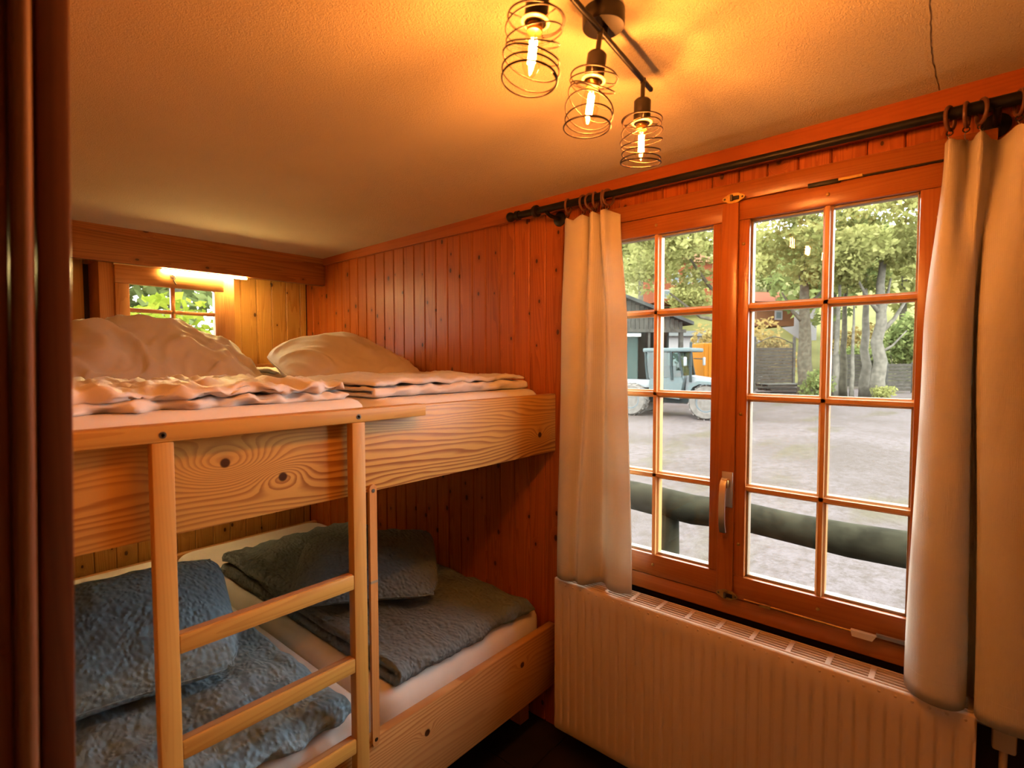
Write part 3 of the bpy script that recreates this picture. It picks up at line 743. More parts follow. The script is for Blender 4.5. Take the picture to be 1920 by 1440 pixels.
# ------------------------------------------------------------------ folded duvets
def duvet(name, label, mat, x0, x1, y0, y1, z0, layers, t, seed, wr=.012, wscale=7.0, taper=.02, nx=110, gap=.15, top=None, puff=0.0, part_name='cover', cat='duvet', ragged=1.0):
    """a quilt folded in a serpentine: every layer of the stack is one run of the same sheet"""
    pitch = t * (1 + gap); path = []
    ns = 26
    for L in range(layers):
        z = z0 + t / 2 + L * pitch
        yy = np.linspace(y1, y0, ns) if L % 2 == 0 else np.linspace(y0, y1, ns)
        inset = pitch / 2
        lo, hi = (y0 + inset, y1 - inset)
        yy = np.clip(yy, lo, hi)
        for q in np.linspace(0, 1, ns):
            path.append(((hi + (lo - hi) * q) if L % 2 == 0 else (lo + (hi - lo) * q), z, L))
        if L < layers - 1:
            yc = lo if L % 2 == 0 else hi; sg = -1 if L % 2 == 0 else 1
            for a in np.linspace(0, math.pi, 8)[1:-1]:
                path.append((yc + sg * pitch / 2 * math.sin(a), z + pitch / 2 - pitch / 2 * math.cos(a), L + a / math.pi))
    pts = np.array([(p[0], p[1]) for p in path]); tg = np.gradient(pts, axis=0); tg /= np.linalg.norm(tg, axis=1, keepdims=True) + 1e-9
    nrm = np.stack([-tg[:, 1], tg[:, 0]], 1)
    lo_, hi_ = pts - nrm * t / 2, pts + nrm * t / 2
    capA = [pts[-1] + tg[-1] * t * .45]; capB = [pts[0] - tg[0] * t * .45]
    prof = list(hi_) + capA + list(lo_[::-1]) + capB
    prof = np.array(prof); npf = len(prof)
    rr = random.Random(seed); so = Vector((rr.uniform(0, 50), rr.uniform(0, 50), rr.uniform(0, 50)))
    htot = layers * pitch
    V = []
    ends = [0.0, .25, .55, .8, .93, 1.0]
    xs = np.linspace(0, 1, nx)
    for q in xs:
        e = min(q, 1 - q); edge = max(0.0, 1 - e / .045)
        for k, (py, pz) in enumerate(prof):
            rel = (pz - z0) / htot; lay = int(max(0, min(layers - 1, (pz - z0) / pitch)))
            lo = noise.noise(Vector((lay * 3.7, seed, 1.3))); hi = noise.noise(Vector((lay * 2.1, seed, 7.9)))
            xa = x0 + ragged * .03 * abs(lo) + taper * rel; xb = x1 - ragged * .05 * abs(hi) - taper * rel
            x = xa + (xb - xa) * q
            mid = z0 + (lay + .5) * pitch
            z = mid + (pz - mid) * (1 - .32 * edge ** 2)
            y = py
            p = Vector((x * wscale, y * wscale, lay * .35)) + so
            n1 = fbm(p, 3); rid = (1 - abs(noise.noise(p * 1.3 + Vector((5, 2, 0))) * 2)) ; rid2 = (1 - abs(noise.noise(p * 2.9 + Vector((1, 9, 0))) * 2))
            amp = wr * (.35 + .65 * rel)
            z += .22 * pitch * noise.noise(Vector((x * 15, lay * 4.3, seed))) + .16 * pitch * noise.noise(Vector((x * 37, y * 9, lay * 2.7)))
            z += amp * (1.3 * n1 + .55 * rid + .28 * rid2 - .5) * (0.25 + .75 * min(1, rel * 1.5))
            y += .8 * wr * noise.noise(Vector((x * wscale * 1.6, lay * 5.1, seed)) ) * 2 + .5 * wr * fbm(Vector((x * 22, pz * 60, seed)), 2)
            if puff: z += puff * rel * (1 - (2 * q - 1) ** 4) * (1 - (2 * (py - y0) / (y1 - y0) - 1) ** 4)
            if top is not None: z += rel * top(x, y)
            V.append((x, y, max(z, z0 - .001)))
    b = MB(); b.grid(V, npf, nx, wrap=True)
    b.f.append(tuple(range(npf))[::-1]); b.f.append(tuple((nx - 1) * npf + i for i in range(npf)))
    root = thing(name, label, cat, ((x0 + x1) / 2, (y0 + y1) / 2, z0))
    b.build(part_name, mat, root, 180)
    return root
duvet('duvet', 'crumpled white satin duvet folded flat below the big pillow', 'silk', .12, .90, 1.435, 2.16, -.118, 4, .0125, 4, wr=.028, wscale=10.0)
duvet('duvet', 'neatly folded white duvet on the upper bunk by the window wall', 'silk', 1.00, 1.79, 1.46, 2.10, -.122, 3, .0165, 9, wr=.016, wscale=7.0, ragged=.35, taper=.006, puff=.012)
duvet('duvet', 'slate blue seersucker duvet folded at the foot behind the ladder', 'seersucker', .118, .865, 1.385, 2.25, -1.080, 2, .036, 15, wr=.022, wscale=6.0, puff=.014, ragged=.5)
hump = lambda x, y: .075 * math.exp(-((y - 2.62) / .26) ** 2) + .012 * noise.noise(Vector((x * 9, y * 5, 3)))
duvet('duvet', 'slate duvet, shade put into its colour, spread under the askew pillow on the lower bunk', 'seersucker_shaded', 1.03, 1.745, 1.40, 2.86, -1.080, 2, .032, 21, wr=.020, wscale=6.0, puff=.016, top=hump, ragged=.5)
duvet('blanket', 'cream folded blanket between the two white pillows at the wall', 'cream_cloth', 1.08, 1.50, 2.86, 3.28, -.118, 3, .024, 31, wr=.018, wscale=9.0, nx=50, cat='blanket')

# ------------------------------------------------------------------ ceiling lamp with three caged filament bulbs
def rod_y(x): return .575 + (x - .943) * .103
CZ = ceil_z(.58)
lamp = thing('ceiling_lamp', 'black ceiling track lamp with three spiral wire cages and lit filament bulbs', 'lamp', (.958, .58, CZ))
MB().lathe([(.0415, CZ + .001), (.0425, CZ - .002), (.0425, CZ - .030), (.041, CZ - .032), (.0, CZ - .0325)], 40, (.958, .58, 0)).build('canopy', 'lamp_black', lamp, 40)
MB().lathe([(.003, 0), (.003, .002)], 10, (.985, .548, CZ - .015), (.65, -.75, 0)).build('screw', 'chrome', lamp, 40)
MB().tube([(.958, rod_y(.958), CZ - .032), (.958, rod_y(.958), .655)], .006, 12).build('stub', 'lamp_black', lamp, 60)
MB().tube([(.70, rod_y(.70), .655), (.705, rod_y(.705), .655), (1.216, rod_y(1.216), .655), (1.221, rod_y(1.221), .655)], [.004, .0058, .0058, .004], 14).build('rod', 'black_iron', lamp, 60)
LEFT = Vector((-.653, .757, 0))
def spot(x, tiltdeg, tdir, seed, wob):
    o = Vector((x, rod_y(x), .655)); ax = (Vector((0, 0, -1)) * math.cos(math.radians(tiltdeg)) + tdir * math.sin(math.radians(tiltdeg))).normalized()
    q = Vector((0, 0, 1)).rotation_difference(ax)
    T = lambda r, a, h: o + q @ Vector((r * math.cos(a), r * math.sin(a), h))
    hold = MB().lathe([(.0065, -.004), (.0065, .006), (.0052, .007), (.0052, .046)], 16, o, ax).build('stem', 'lamp_black', lamp, 40)
    hd = MB().lathe([(.006, .043), (.016, .044), (.0195, .048), (.0195, .092), (.0185, .094), (.0185, .1)], 26, o, ax).build('socket', 'lamp_black', lamp, 40)
    MB().lathe([(.021, .094), (.024, .0955), (.024, .0975), (.021, .099)], 26, o, ax).build('flange', 'ceramic', hd, 40)
    # wire cage: one long wire coiled with wavering turns, closed rings at both ends
    rr = random.Random(seed); R = .046; h0, h1 = .092, .190; turns = 5.3; n = 220; wire = []
    for i in range(n):
        f = i / (n - 1); a = 2 * math.pi * turns * f + seed
        w = math.sin(math.pi * min(1, f * 1.15))
        h = h0 + (h1 - h0) * f + wob * .010 * math.sin(a + seed * 1.7 + f * 5) * (0.35 + w)
        r = R * (1 + .05 * math.sin(f * 9 + seed))
        wire.append(T(r, a, h))
    cage = MB().tube(wire, .0015, 6).build('wire_cage', 'brown_iron', lamp, 180)
    MB().tube([T(R, 2 * math.pi * i / 48, h0) for i in range(48)], .0017, 6, closed=True).build('top_ring', 'brown_iron', cage, 180)
    MB().tube([T(R, 2 * math.pi * i / 48, h1 + .006 * math.sin(2 * math.pi * i / 48 + seed)) for i in range(48)], .0018, 6, closed=True).build('bottom_ring', 'brown_iron', cage, 180)
    for k in range(3):
        a = seed + k * 2.094; MB().tube([T(.022, a, .096), T(R, a, h0)], .0012, 6).build('spoke', 'brown_iron', cage, 180)
    # bulb
    MB().lathe([(.0125, .100), (.0135, .102), (.0125, .104), (.0135, .106), (.0125, .108), (.0135, .110), (.013, .114)], 20, o, ax).build('screw_cap', 'brass', hd, 40)
    bp = [(.011, .112), (.0135, .120), (.0165, .132), (.018, .145), (.0172, .158), (.0145, .170), (.010, .180), (.005, .1865), (.001, .189)]
    bulb = MB().lathe(bp, 26, o, ax).build('bulb', 'bulb_glass', lamp, 180)
    for k in range(4):
        a = k * math.pi / 2 + seed
        MB().tube([T(.0052, a, .126), T(.0052, a, .164)], .0013, 5, caps=False).build('filament', 'filament', bulb, 180)
    MB().tube([T(0, 0, .112), T(0, 0, .170)], .0009, 6).build('support_wire', 'chrome', bulb, 180)
spot(.716, 6.0, LEFT, 1, 1.0)
spot(.938, 8.0, LEFT, 2, 1.3)
spot(1.166, 1.2, LEFT, 4, .7)

# ------------------------------------------------------------------ curtain rod
RX, RZ = 1.762, .620
rod = thing('curtain_rod', 'black iron curtain rod with turned finial above the window', 'curtain rod', (RX, .5, RZ))
MB().tube([(RX, -1.03, RZ), (RX, 1.50, RZ)], .0115, 16).build('rod', 'black_iron', rod, 60)
MB().tube([(RX, 1.06, RZ), (RX, 1.48, RZ)], .0145, 16).build('outer_tube', 'black_iron', rod, 60)
MB().tube([(RX, -1.03, RZ), (RX, .055, RZ)], .0155, 16).build('outer_tube', 'black_iron', rod, 60)
MB().lathe([(.010, 0), (.019, .001), (.020, .018), (.013, .022), (.010, .028), (.012, .034), (.018, .040), (.021, .050), (.019, .060), (.011, .067), (.003, .069)], 22, (RX, 1.475, RZ), (0, 1, 0)).build('finial', 'black_iron', rod, 50)
MB().lathe([(.016, 0), (.024, .003), (.025, .012), (.022, .022), (.016, .026)], 22, (RX, 1.375, RZ), (0, 1, 0)).build('collar', 'brown_iron', rod, 50)
for y in (1.325, -.035):
    br = MB().tube([(WX, y, RZ - .026), (RX + .02, y, RZ - .026), (RX, y, RZ - .020), (RX - .01, y, RZ - .012)], .008, 10).build('bracket', 'black_iron', rod, 60)
    MB().lathe([(.030, 0), (.030, .006), (.020, .010), (.012, .013)], 22, (WX, y, RZ - .026), (-1, 0, 0)).build('rosette', 'black_iron', br, 40)

# ------------------------------------------------------------------ curtains
def curtain(name, label, sections, rings, n=90, nz=46, fold=1.0):
    """sections: list of (z, [(y, x) ...]) from top to bottom, control points joined by smooth curves"""
    C = [(z, np.array(catmull([(y, x) for y, x in pts], n))) for z, pts in sections]
    ytop = C[0][1]
    root = thing(name, label, 'curtain', (float(ytop[:, 1].mean()), float(ytop[:, 0].mean()), C[0][0]))
    V = []
    zs_ = [c[0] for c in C]
    for j in range(nz):
        f = j / (nz - 1); z = zs_[0] + (zs_[-1] - zs_[0]) * f
        k = 0
        while k < len(C) - 2 and z < zs_[k + 1]: k += 1
        a = (z - zs_[k]) / (zs_[k + 1] - zs_[k]); a = a * a * (3 - 2 * a)
        pp = C[k][1] * (1 - a) + C[k + 1][1] * a
        for i in range(n):
            y, x = pp[i]
            sag = 0.0
            if f < .12:
                dmin = min(abs(y - ry) for ry in rings)
                sag = -min(.022, dmin * .45) * (1 - f / .12)
            x = 1.757 + (x - 1.757) * fold + .003 * fbm(Vector((y * 18, z * 2.5, 2.0)), 2)
            V.append((x, y, z + sag))
    cloth = MB().grid(V, n, nz).build('cloth', 'curtain', root, 180)
    md = cloth.modifiers.new('thickness', 'SOLIDIFY'); md.thickness = .0022; md.offset = 0
    # stitched hem near the bottom
    j = int(nz * .955); MB().tube([(V[j * n + i][0] - .0012, V[j * n + i][1], V[j * n + i][2]) for i in range(n)], .0007, 4).build('hem_stitch', 'curtain', cloth, 180)
    zt = C[0][0]
    for q, ry in enumerate(rings):
        ang = .35 * math.sin(q * 2.3 + ry * 20)
        ring = MB().torus((RX, ry, RZ - .011), .028, .0046, (math.sin(ang), math.cos(ang), 0), 26, 8).build('ring', 'ring_wood', root, 180)
        i = int(np.argmin(np.abs(ytop[:, 0] - ry))); xx = float(ytop[i, 1])
        MB().torus((RX, ry, RZ - .047), .0065, .0014, (1, 0, 0), 14, 6).build('eyelet', 'black_iron', ring, 180)
        MB().tube([(RX, ry, RZ - .050), ((RX + xx) / 2, ry + .003, RZ - .056), (xx, ry + .002, zt + .004), (xx, ry - .002, zt - .004), (xx + .003, ry - .004, zt + .001)], .0011, 6).build('hook', 'chrome', ring, 180)
    return root
Ltop = [(1.250, 1.772), (1.225, 1.752), (1.175, 1.748), (1.142, 1.752), (1.135, 1.780), (1.122, 1.775), (1.112, 1.748), (1.094, 1.745), (1.082, 1.775), (1.070, 1.770), (1.060, 1.742), (1.044, 1.742), (1.036, 1.768), (1.000, 1.774)]
Lmid = [(1.262, 1.775), (1.235, 1.742), (1.185, 1.728), (1.150, 1.734), (1.138, 1.758), (1.122, 1.752), (1.106, 1.730), (1.088, 1.732), (1.070, 1.768), (1.058, 1.775), (1.044, 1.760), (1.030, 1.752), (1.010, 1.762), (.972, 1.780)]
Lbot = [(1.270, 1.775), (1.245, 1.732), (1.205, 1.710), (1.175, 1.712), (1.158, 1.728), (1.142, 1.724), (1.128, 1.716), (1.108, 1.722), (1.088, 1.752), (1.072, 1.772), (1.050, 1.768), (1.018, 1.744), (.975, 1.738), (.930, 1.760)]
curtain('curtain', 'narrow cream curtain gathered between bunk and window', [(.562, Ltop), (.1, Lmid), (-.872, Lbot)], [1.225, 1.150, 1.118, 1.098, 1.064, 1.042], n=120, fold=1.35)
Rtop = [(.062, 1.774), (.052, 1.750), (.034, 1.760), (.022, 1.792), (.010, 1.785), (.000, 1.750), (-.010, 1.744), (-.018, 1.770), (-.028, 1.795), (-.050, 1.788), (-.070, 1.754), (-.098, 1.745), (-.118, 1.775), (-.150, 1.788), (-.180, 1.752), (-.215, 1.75), (-.25, 1.78), (-.30, 1.755), (-.34, 1.775)]
Rmid = [(.094, 1.782), (.082, 1.748), (.058, 1.722), (.028, 1.716), (.006, 1.728), (-.004, 1.760), (-.006, 1.798), (-.014, 1.802), (-.014, 1.760), (-.020, 1.728), (-.042, 1.712), (-.090, 1.712), (-.135, 1.735), (-.165, 1.78), (-.195, 1.742), (-.24, 1.73), (-.29, 1.775), (-.34, 1.745), (-.39, 1.775)]
Rbot = [(.112, 1.784), (.104, 1.742), (.078, 1.706), (.040, 1.690), (.004, 1.698), (-.016, 1.735), (-.014, 1.785), (-.034, 1.804), (-.050, 1.780), (-.034, 1.730), (-.046, 1.690), (-.095, 1.672), (-.150, 1.690), (-.19, 1.76), (-.225, 1.73), (-.27, 1.70), (-.33, 1.765), (-.39, 1.72), (-.44, 1.77)]
curtain('curtain', 'cream curtain drawn to the window edge above the radiator valve', [(.556, Rtop), (.05, Rmid), (-.880, Rbot)], [.054, .022, -.006, -.074, -.098, -.18, -.25, -.30], n=130)

# ------------------------------------------------------------------ radiator
FX, BXR, RY0, RY1, RZ0, RZ1 = 1.720, 1.822, -.036, 1.256, -1.52, -.888
rad = thing('radiator', 'cream ribbed panel radiator with slotted top grille under the window', 'radiator', (1.77, .61, RZ0))
nfl = 36; pr = []
for i in range(nfl * 12 + 1):
    y = RY0 + (RY1 - RY0) * i / (nfl * 12); ph = (i % 12) / 12
    dpt = .0065 * max(0.0, math.cos(2 * math.pi * ph)) ** 2.5
    pr.append((y, dpt))
zlev = [(RZ0 + .012, 0), (RZ0 + .040, 0.0), (RZ0 + .060, 1.0), (RZ1 - .075, 1.0), (RZ1 - .055, 0.0), (RZ1 - .006, 0.0)]
V = []
V += [(FX + .008, y, RZ0) for y, d in pr]
for z, a in zlev: V += [(FX + d * a, y, z) for y, d in pr]
V += [(FX + .004, y, RZ1) for y, d in pr]
V += [(FX + .010, y, RZ1 + .001) for y, d in pr]
V += [(FX + .016, y, RZ1 - .004) for y, d in pr]
V += [(FX + .016, y, RZ0) for y, d in pr]
MB().grid(V, len(pr), len(zlev) + 5).build('front_panel', 'enamel', rad, 60)
MB().box(BXR - .010, BXR, RY0, RY1, RZ0 + .01, RZ1 - .01, .002).build('rear_panel', 'enamel', rad, 40)
for y in (RY0, RY1):
    MB().box(FX + .004, BXR, y - .004, y + .004, RZ0 + .01, RZ1 + .001, .003).build('side_cover', 'enamel', rad, 40)
dot = None
for i in range(nfl):
    y = RY0 + (RY1 - RY0) * (i + .5) / nfl
    if dot is None: dot = MB().lathe([(.0045, -.0006), (.0038, .0008), (.0015, .0014)], 10, (FX, y, RZ1 - .016), (-1, 0, 0)).build('weld_dimple', 'enamel', rad, 180); y_first = y
    else: copy_part(dot, rad, (dot.location.x, dot.location.y + (y - y_first), dot.location.z))
grille = MB().box(FX + .016, FX + .021, RY0 + .006, RY1 - .006, RZ1 - .006, RZ1 + .003, .001).build('grille_frame', 'enamel', rad, 40)
MB().box(BXR - .010, BXR - .004, RY0 + .006, RY1 - .006, RZ1 - .006, RZ1 + .003, .001).build('grille_edge', 'enamel', grille, 40)
for k in range(4):
    x = FX + .0335 + k * .0155
    MB().box(x, x + .0035, RY0 + .006, RY1 - .006, RZ1 - .008, RZ1 + .002, 0).build('grille_slat', 'enamel', grille)
y = 1.135; cb = None
while y > RY0:
    if cb is None: cb = MB().box(FX + .018, BXR - .006, y - .007, y + .007, RZ1 - .002, RZ1 + .0032, .0008).build('grille_bar', 'enamel', grille, 40); yb0 = y
    else: copy_part(cb, grille, (cb.location.x, cb.location.y + (y - yb0), cb.location.z))
    y -= .1058
for y in (1.12, .10):
    MB().box(BXR - .002, WX + .002, y - .02, y + .02, RZ1 - .14, RZ1 - .06, .002).build('wall_bracket', 'enamel', rad)
    MB().box(BXR - .002, WX + .002, y - .02, y + .02, RZ0 + .06, RZ0 + .14, .002).build('wall_bracket', 'enamel', rad)
valve = MB().box(1.772, 1.816, -.116, -.070, -.984, -.905, .006).build('valve_head', 'plastic', rad, 40)
MB().tube([(1.794, -.036, -.93), (1.794, -.072, -.93)], .010, 14).build('valve_union', 'chrome', valve, 60)
MB().tube([(1.794, -.093, -.984), (1.794, -.093, FZ)], .0085, 12).build('pipe', 'enamel', valve, 60)

# ------------------------------------------------------------------ outdoors
GZ = -1.95
def at(px, D, z=GZ):
    """point seen in the direction of image column px at forward distance D (metres)"""
    u = (px - 960) / FPX; p = FWD2 * D + RGT2 * (u * D); return Vector((p.x, p.y, z))
def zat(py, D): return (675.0 - py) / FPX * D
m_, t_, b_ = nt('pale_gravel'); v_ = coords(t_, False)
g1 = tex_noise(t_, v_, 0.35, 5, 0.6); g2 = tex_noise(t_, v_, 45.0, 3, 0.7); g3 = tex_noise(t_, mapped(t_, v_, (.4, 1.0, 1.0)), 0.9, 4)
c_ = mixc(t_, smooth(t_, g1, .35, .68), (0.0570, 0.0467, 0.0425), (0.0809, 0.0678, 0.0673))
c_ = mixc(t_, math_(t_, 'MULTIPLY', smooth(t_, g3, .52, .68), .7), c_, (0.0505, 0.0440, 0.0230))
c_ = mixc(t_, math_(t_, 'MULTIPLY', smooth(t_, g2, .45, .7), .4), c_, (0.0385, 0.0323, 0.0302))
c_ = mixc(t_, math_(t_, 'MULTIPLY', smooth(t_, tex_noise(t_, v_, 9.0, 6, .8), .40, .66), .75), c_, (0.0413, 0.0323, 0.0249))
t_.links.new(c_, b_.inputs['Base Color']); b_.inputs['Roughness'].default_value = .95; bump(t_, b_, g2, .6, .02); M['gravel'] = m_
M['meadow'] = plain('pale_meadow', (0.0979, 0.0947, 0.0343), .95, var=.35, scale=.25)
M['grey_plank'] = plain('weathered_grey_plank', (0.0558, 0.0503, 0.0408), .85, var=.35, scale=6)
M['shed_board'] = plain('shed_boards', (0.0612, 0.0578, 0.0490), .85, var=.45, scale=5)
M['shed_roof'] = plain('dark_shed_roof', (0.0476, 0.0503, 0.0476), .8, var=.3, scale=3)
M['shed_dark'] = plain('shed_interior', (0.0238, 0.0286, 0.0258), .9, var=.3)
M['green_door'] = plain('grey_green_door', (0.0340, 0.0524, 0.0469), .6, var=.15)
M['log'] = plain('weathered_log', (.026, .024, .0145), .85, var=.55, scale=7, bumps=.6, bscale=30)
M['bark'] = plain('pale_bark', (0.0770, 0.0681, 0.0477), .9, var=.45, scale=6, bumps=.8, bscale=18)
M['bark2'] = plain('ash_bark', (0.1184, 0.1070, 0.0849), .9, var=.4, scale=5, bumps=.8, bscale=18)
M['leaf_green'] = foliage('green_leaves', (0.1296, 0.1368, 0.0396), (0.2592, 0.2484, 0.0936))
M['leaf_dark'] = foliage('dark_green_leaves', (0.0648, 0.0864, 0.0288), (0.1584, 0.1800, 0.0612))  # darker green leaf colours
M['leaf_yellow'] = foliage('yellow_green_leaves', (0.0936, 0.1224, 0.0108), (0.2160, 0.2160, 0.0288), .5)
M['leaf_orange'] = foliage('autumn_leaves', (0.1728, 0.1080, 0.0324), (0.2160, 0.1800, 0.0720))
M['trac_white'] = plain('pale_tractor_paint', (0.1491, 0.1595, 0.1630), .4, var=.08)
M['trac_dark'] = plain('tractor_dark_parts', (0.0218, 0.0286, 0.0286), .55)
M['trac_grey'] = plain('tractor_grey', (0.0684, 0.0857, 0.0857), .45, var=.1)
M['tyre'] = plain('dusty_tyre', (0.1081, 0.0969, 0.0857), .9, var=.3, scale=9)
M['rim'] = plain('wheel_rim', (0.0762, 0.0870, 0.0911), .45)
M['trac_glass'] = glass_thin('cab_glass', (.55, .64, .62), .03, 4.0, .4)
M['orange'] = plain('orange_paint', (0.2350, 0.0881, 0.0098), .5, var=.1)
M['red_wall'] = plain('red_house_wall', (0.1175, 0.0355, 0.0166), .8, var=.2)
M['white_wall'] = plain('white_render', (0.1675, 0.1589, 0.1555), .8, var=.05)
M['brown_roof'] = plain('brown_roof', (0.0938, 0.0442, 0.0211), .8, var=.2)
M['tube'] = emit('shed_tube_light', (1, .97, .9), 3.0)

for k_ in ('gravel', 'meadow', 'grey_plank', 'shed_board', 'shed_roof', 'shed_dark', 'green_door', 'log', 'bark', 'bark2', 'trac_white', 'trac_grey', 'trac_dark', 'tyre', 'rim', 'orange', 'red_wall', 'white_wall', 'brown_roof'):
    M[k_].node_tree.nodes['Principled BSDF'].inputs['Specular IOR Level'].default_value = 0.03
gr = MB(); n = 40
gv = []
for j in range(n + 1):
    for i in range(n + 1):
        x = 2.0 + 78 * (i / n) ** 1.6; y = -45 + 110 * j / n
        gv.append((x, y, GZ + .03 * noise.noise(Vector((x * .35, y * .35, 0)))))
gr.grid(gv, n + 1, n + 1); ground = struct(gr.build('ground', 'gravel', None, 180))
gb = struct(MB().box(-3, 4, 3.62, 14, GZ - .1, GZ + .3).build('ground_behind', 'meadow'))
hv = []; n = 48
for j in range(n + 1):
    for i in range(n + 1):
        D = 44 + 90 * j / n; px = 700 + 1500 * i / n
        p = at(px, D); s = max(0, (D - 46)); hgt = .42 * s - .0009 * s * s + 1.2 * fbm(Vector((p.x * .05, p.y * .05, 0)), 3) * min(1, s / 10)
        hv.append((p.x, p.y, GZ + .02 + max(0, hgt)))
hill = struct(MB().grid(hv, n + 1, n + 1).build('hillside', 'meadow', None, 180))

def box_local(o, ax, ay, q, bev=0):   # box in a frame: o origin, ax/ay horizontal axes
    b = MB().box(*q, bev); b.v = [tuple(o + ax * p[0] + ay * p[1] + Vector((0, 0, p[2]))) for p in b.v]; return b
R3 = Vector((RGT2.x, RGT2.y, 0)); F3 = Vector((FWD2.x, FWD2.y, 0))

# log railing just outside
lf = thing('log_railing', 'weathered log railing in front of the gravel yard', 'railing', (3.6, .9, GZ))
A = Vector((3.78, -1.6, -1.135)); B = Vector((3.43, 2.6, -.965))
pts = [A.lerp(B, i / 14) + Vector((.012 * math.sin(i * 1.7), 0, .010 * math.sin(i * 2.3))) for i in range(15)]
MB().tube(pts, [.098 + .006 * math.sin(i * 1.3) for i in range(15)], 18).build('rail', 'log', lf, 180)
for f, w in ((.76, .09), (.12, .09)):
    p = A.lerp(B, f); MB().tube([(p.x, p.y, GZ), (p.x + .01, p.y, GZ + .5), (p.x, p.y, p.z)], [w * 1.05, w, w * .95], 14).build('post', 'log', lf, 180)

# tractor
T0 = at(1268, 18.6)
hd = (R3 * .80 - F3 * .60).normalized(); sd = Vector((-hd.y, hd.x, 0))     # heading, left side
tr = thing('tractor', 'pale grey tractor with glazed cab parked on the gravel', 'tractor', tuple(T0))
def tb(name, mat, q, bev=.03, parent=None): return box_local(T0, hd, sd, q, bev).build(name, mat, parent or tr, 40)
def tprism(name, mat, pts, y0, y1, parent=None):
    b = MB().prism(pts, y0, y1, 'Y'); b.v = [tuple(T0 + hd * p[0] + sd * p[1] + Vector((0, 0, p[2]))) for p in b.v]; return b.build(name, mat, parent or tr, 40)
tb('chassis', 'trac_dark', (-1.7, 1.7, -.32, .32, .45, .85))
tprism('bonnet', 'trac_white', [(.45, .85), (1.95, .82), (2.02, 1.0), (1.95, 1.22), (.5, 1.42)], -.38, .38)
tprism('body_side', 'trac_grey', [(-.75, .72), (.35, .62), (.5, 1.42), (-.7, 1.30)], -.66, .66)
tb('rear_deck', 'trac_white', (-2.2, -.72, -.62, .62, .98, 1.22))
tb('rear_axle_box', 'trac_dark', (-2.15, -.8, -.5, .5, .62, .98))
for s in (-1, 1):
    y0, y1 = (s * .52, s * .98) if s > 0 else (s * .98, s * .52)
    tprism('front_fender', 'trac_grey', [(.72, .98), (.80, 1.16), (1.05, 1.26), (1.5, 1.24), (1.82, 1.08), (1.88, .92), (1.78, .92), (1.66, 1.06), (1.45, 1.16), (1.1, 1.16), (.9, 1.06), (.82, .94)], y0, y1)
roof_z = 2.36
cabf = tb('cab_roof', 'trac_grey', (-.95, .72, -.74, .74, roof_z - .14, roof_z), .05)
for (xa, xb, y) in ((-.78, -.86, .66), (-.78, -.86, -.66), (.10, .06, .68), (.10, .06, -.68), (.46, .30, .62), (.46, .30, -.62)):
    P0 = T0 + hd * xa + sd * y + Vector((0, 0, 1.28)); P1 = T0 + hd * xb + sd * y * 1.02 + Vector((0, 0, roof_z - .1))
    MB().tube([P0, (P0 + P1) / 2 + hd * -.02, P1], .045, 8).build('cab_pillar', 'trac_dark', tr, 60)
for s in (-1, 1): tprism('cab_window', 'trac_glass', [(-.78, 1.30), (.46, 1.36), (.30, roof_z - .12), (-.85, roof_z - .12)], s * .655, s * .66)
tprism('rear_window', 'trac_glass', [(-.80, 1.30), (-.79, 1.30), (-.85, roof_z - .12), (-.86, roof_z - .12)], -.62, .62)
tprism('windscreen', 'trac_glass', [(.46, 1.38), (.47, 1.38), (.31, roof_z - .12), (.30, roof_z - .12)], -.58, .58)
tb('seat', 'trac_dark', (-.45, -.05, -.25, .25, .95, 1.75), .06)
tb('dashboard', 'red_wall', (.08, .34, -.3, .3, 1.05, 1.5), .05)
tb('exhaust', 'trac_dark', (.62, .70, -.52, -.44, 1.2, 2.55), .02)
for s in (-1, 1):
    tb('mirror', 'trac_white', (.62, .68, s * 1.0 - .10, s * 1.0 + .10, 1.75, 2.05), .03)
    MB().tube([T0 + hd * .40 + sd * s * .64 + Vector((0, 0, 2.0)), T0 + hd * .65 + sd * s * 1.0 + Vector((0, 0, 1.98))], .018, 6).build('mirror_arm', 'trac_dark', tr)
tb('work_light', 'white_wall', (-1.08, -.93, .45, .70, roof_z - .42, roof_z - .12), .03)
tb('beacon', 'orange', (1.78, 1.99, -.30, -.20, 1.22, 1.36), .02)
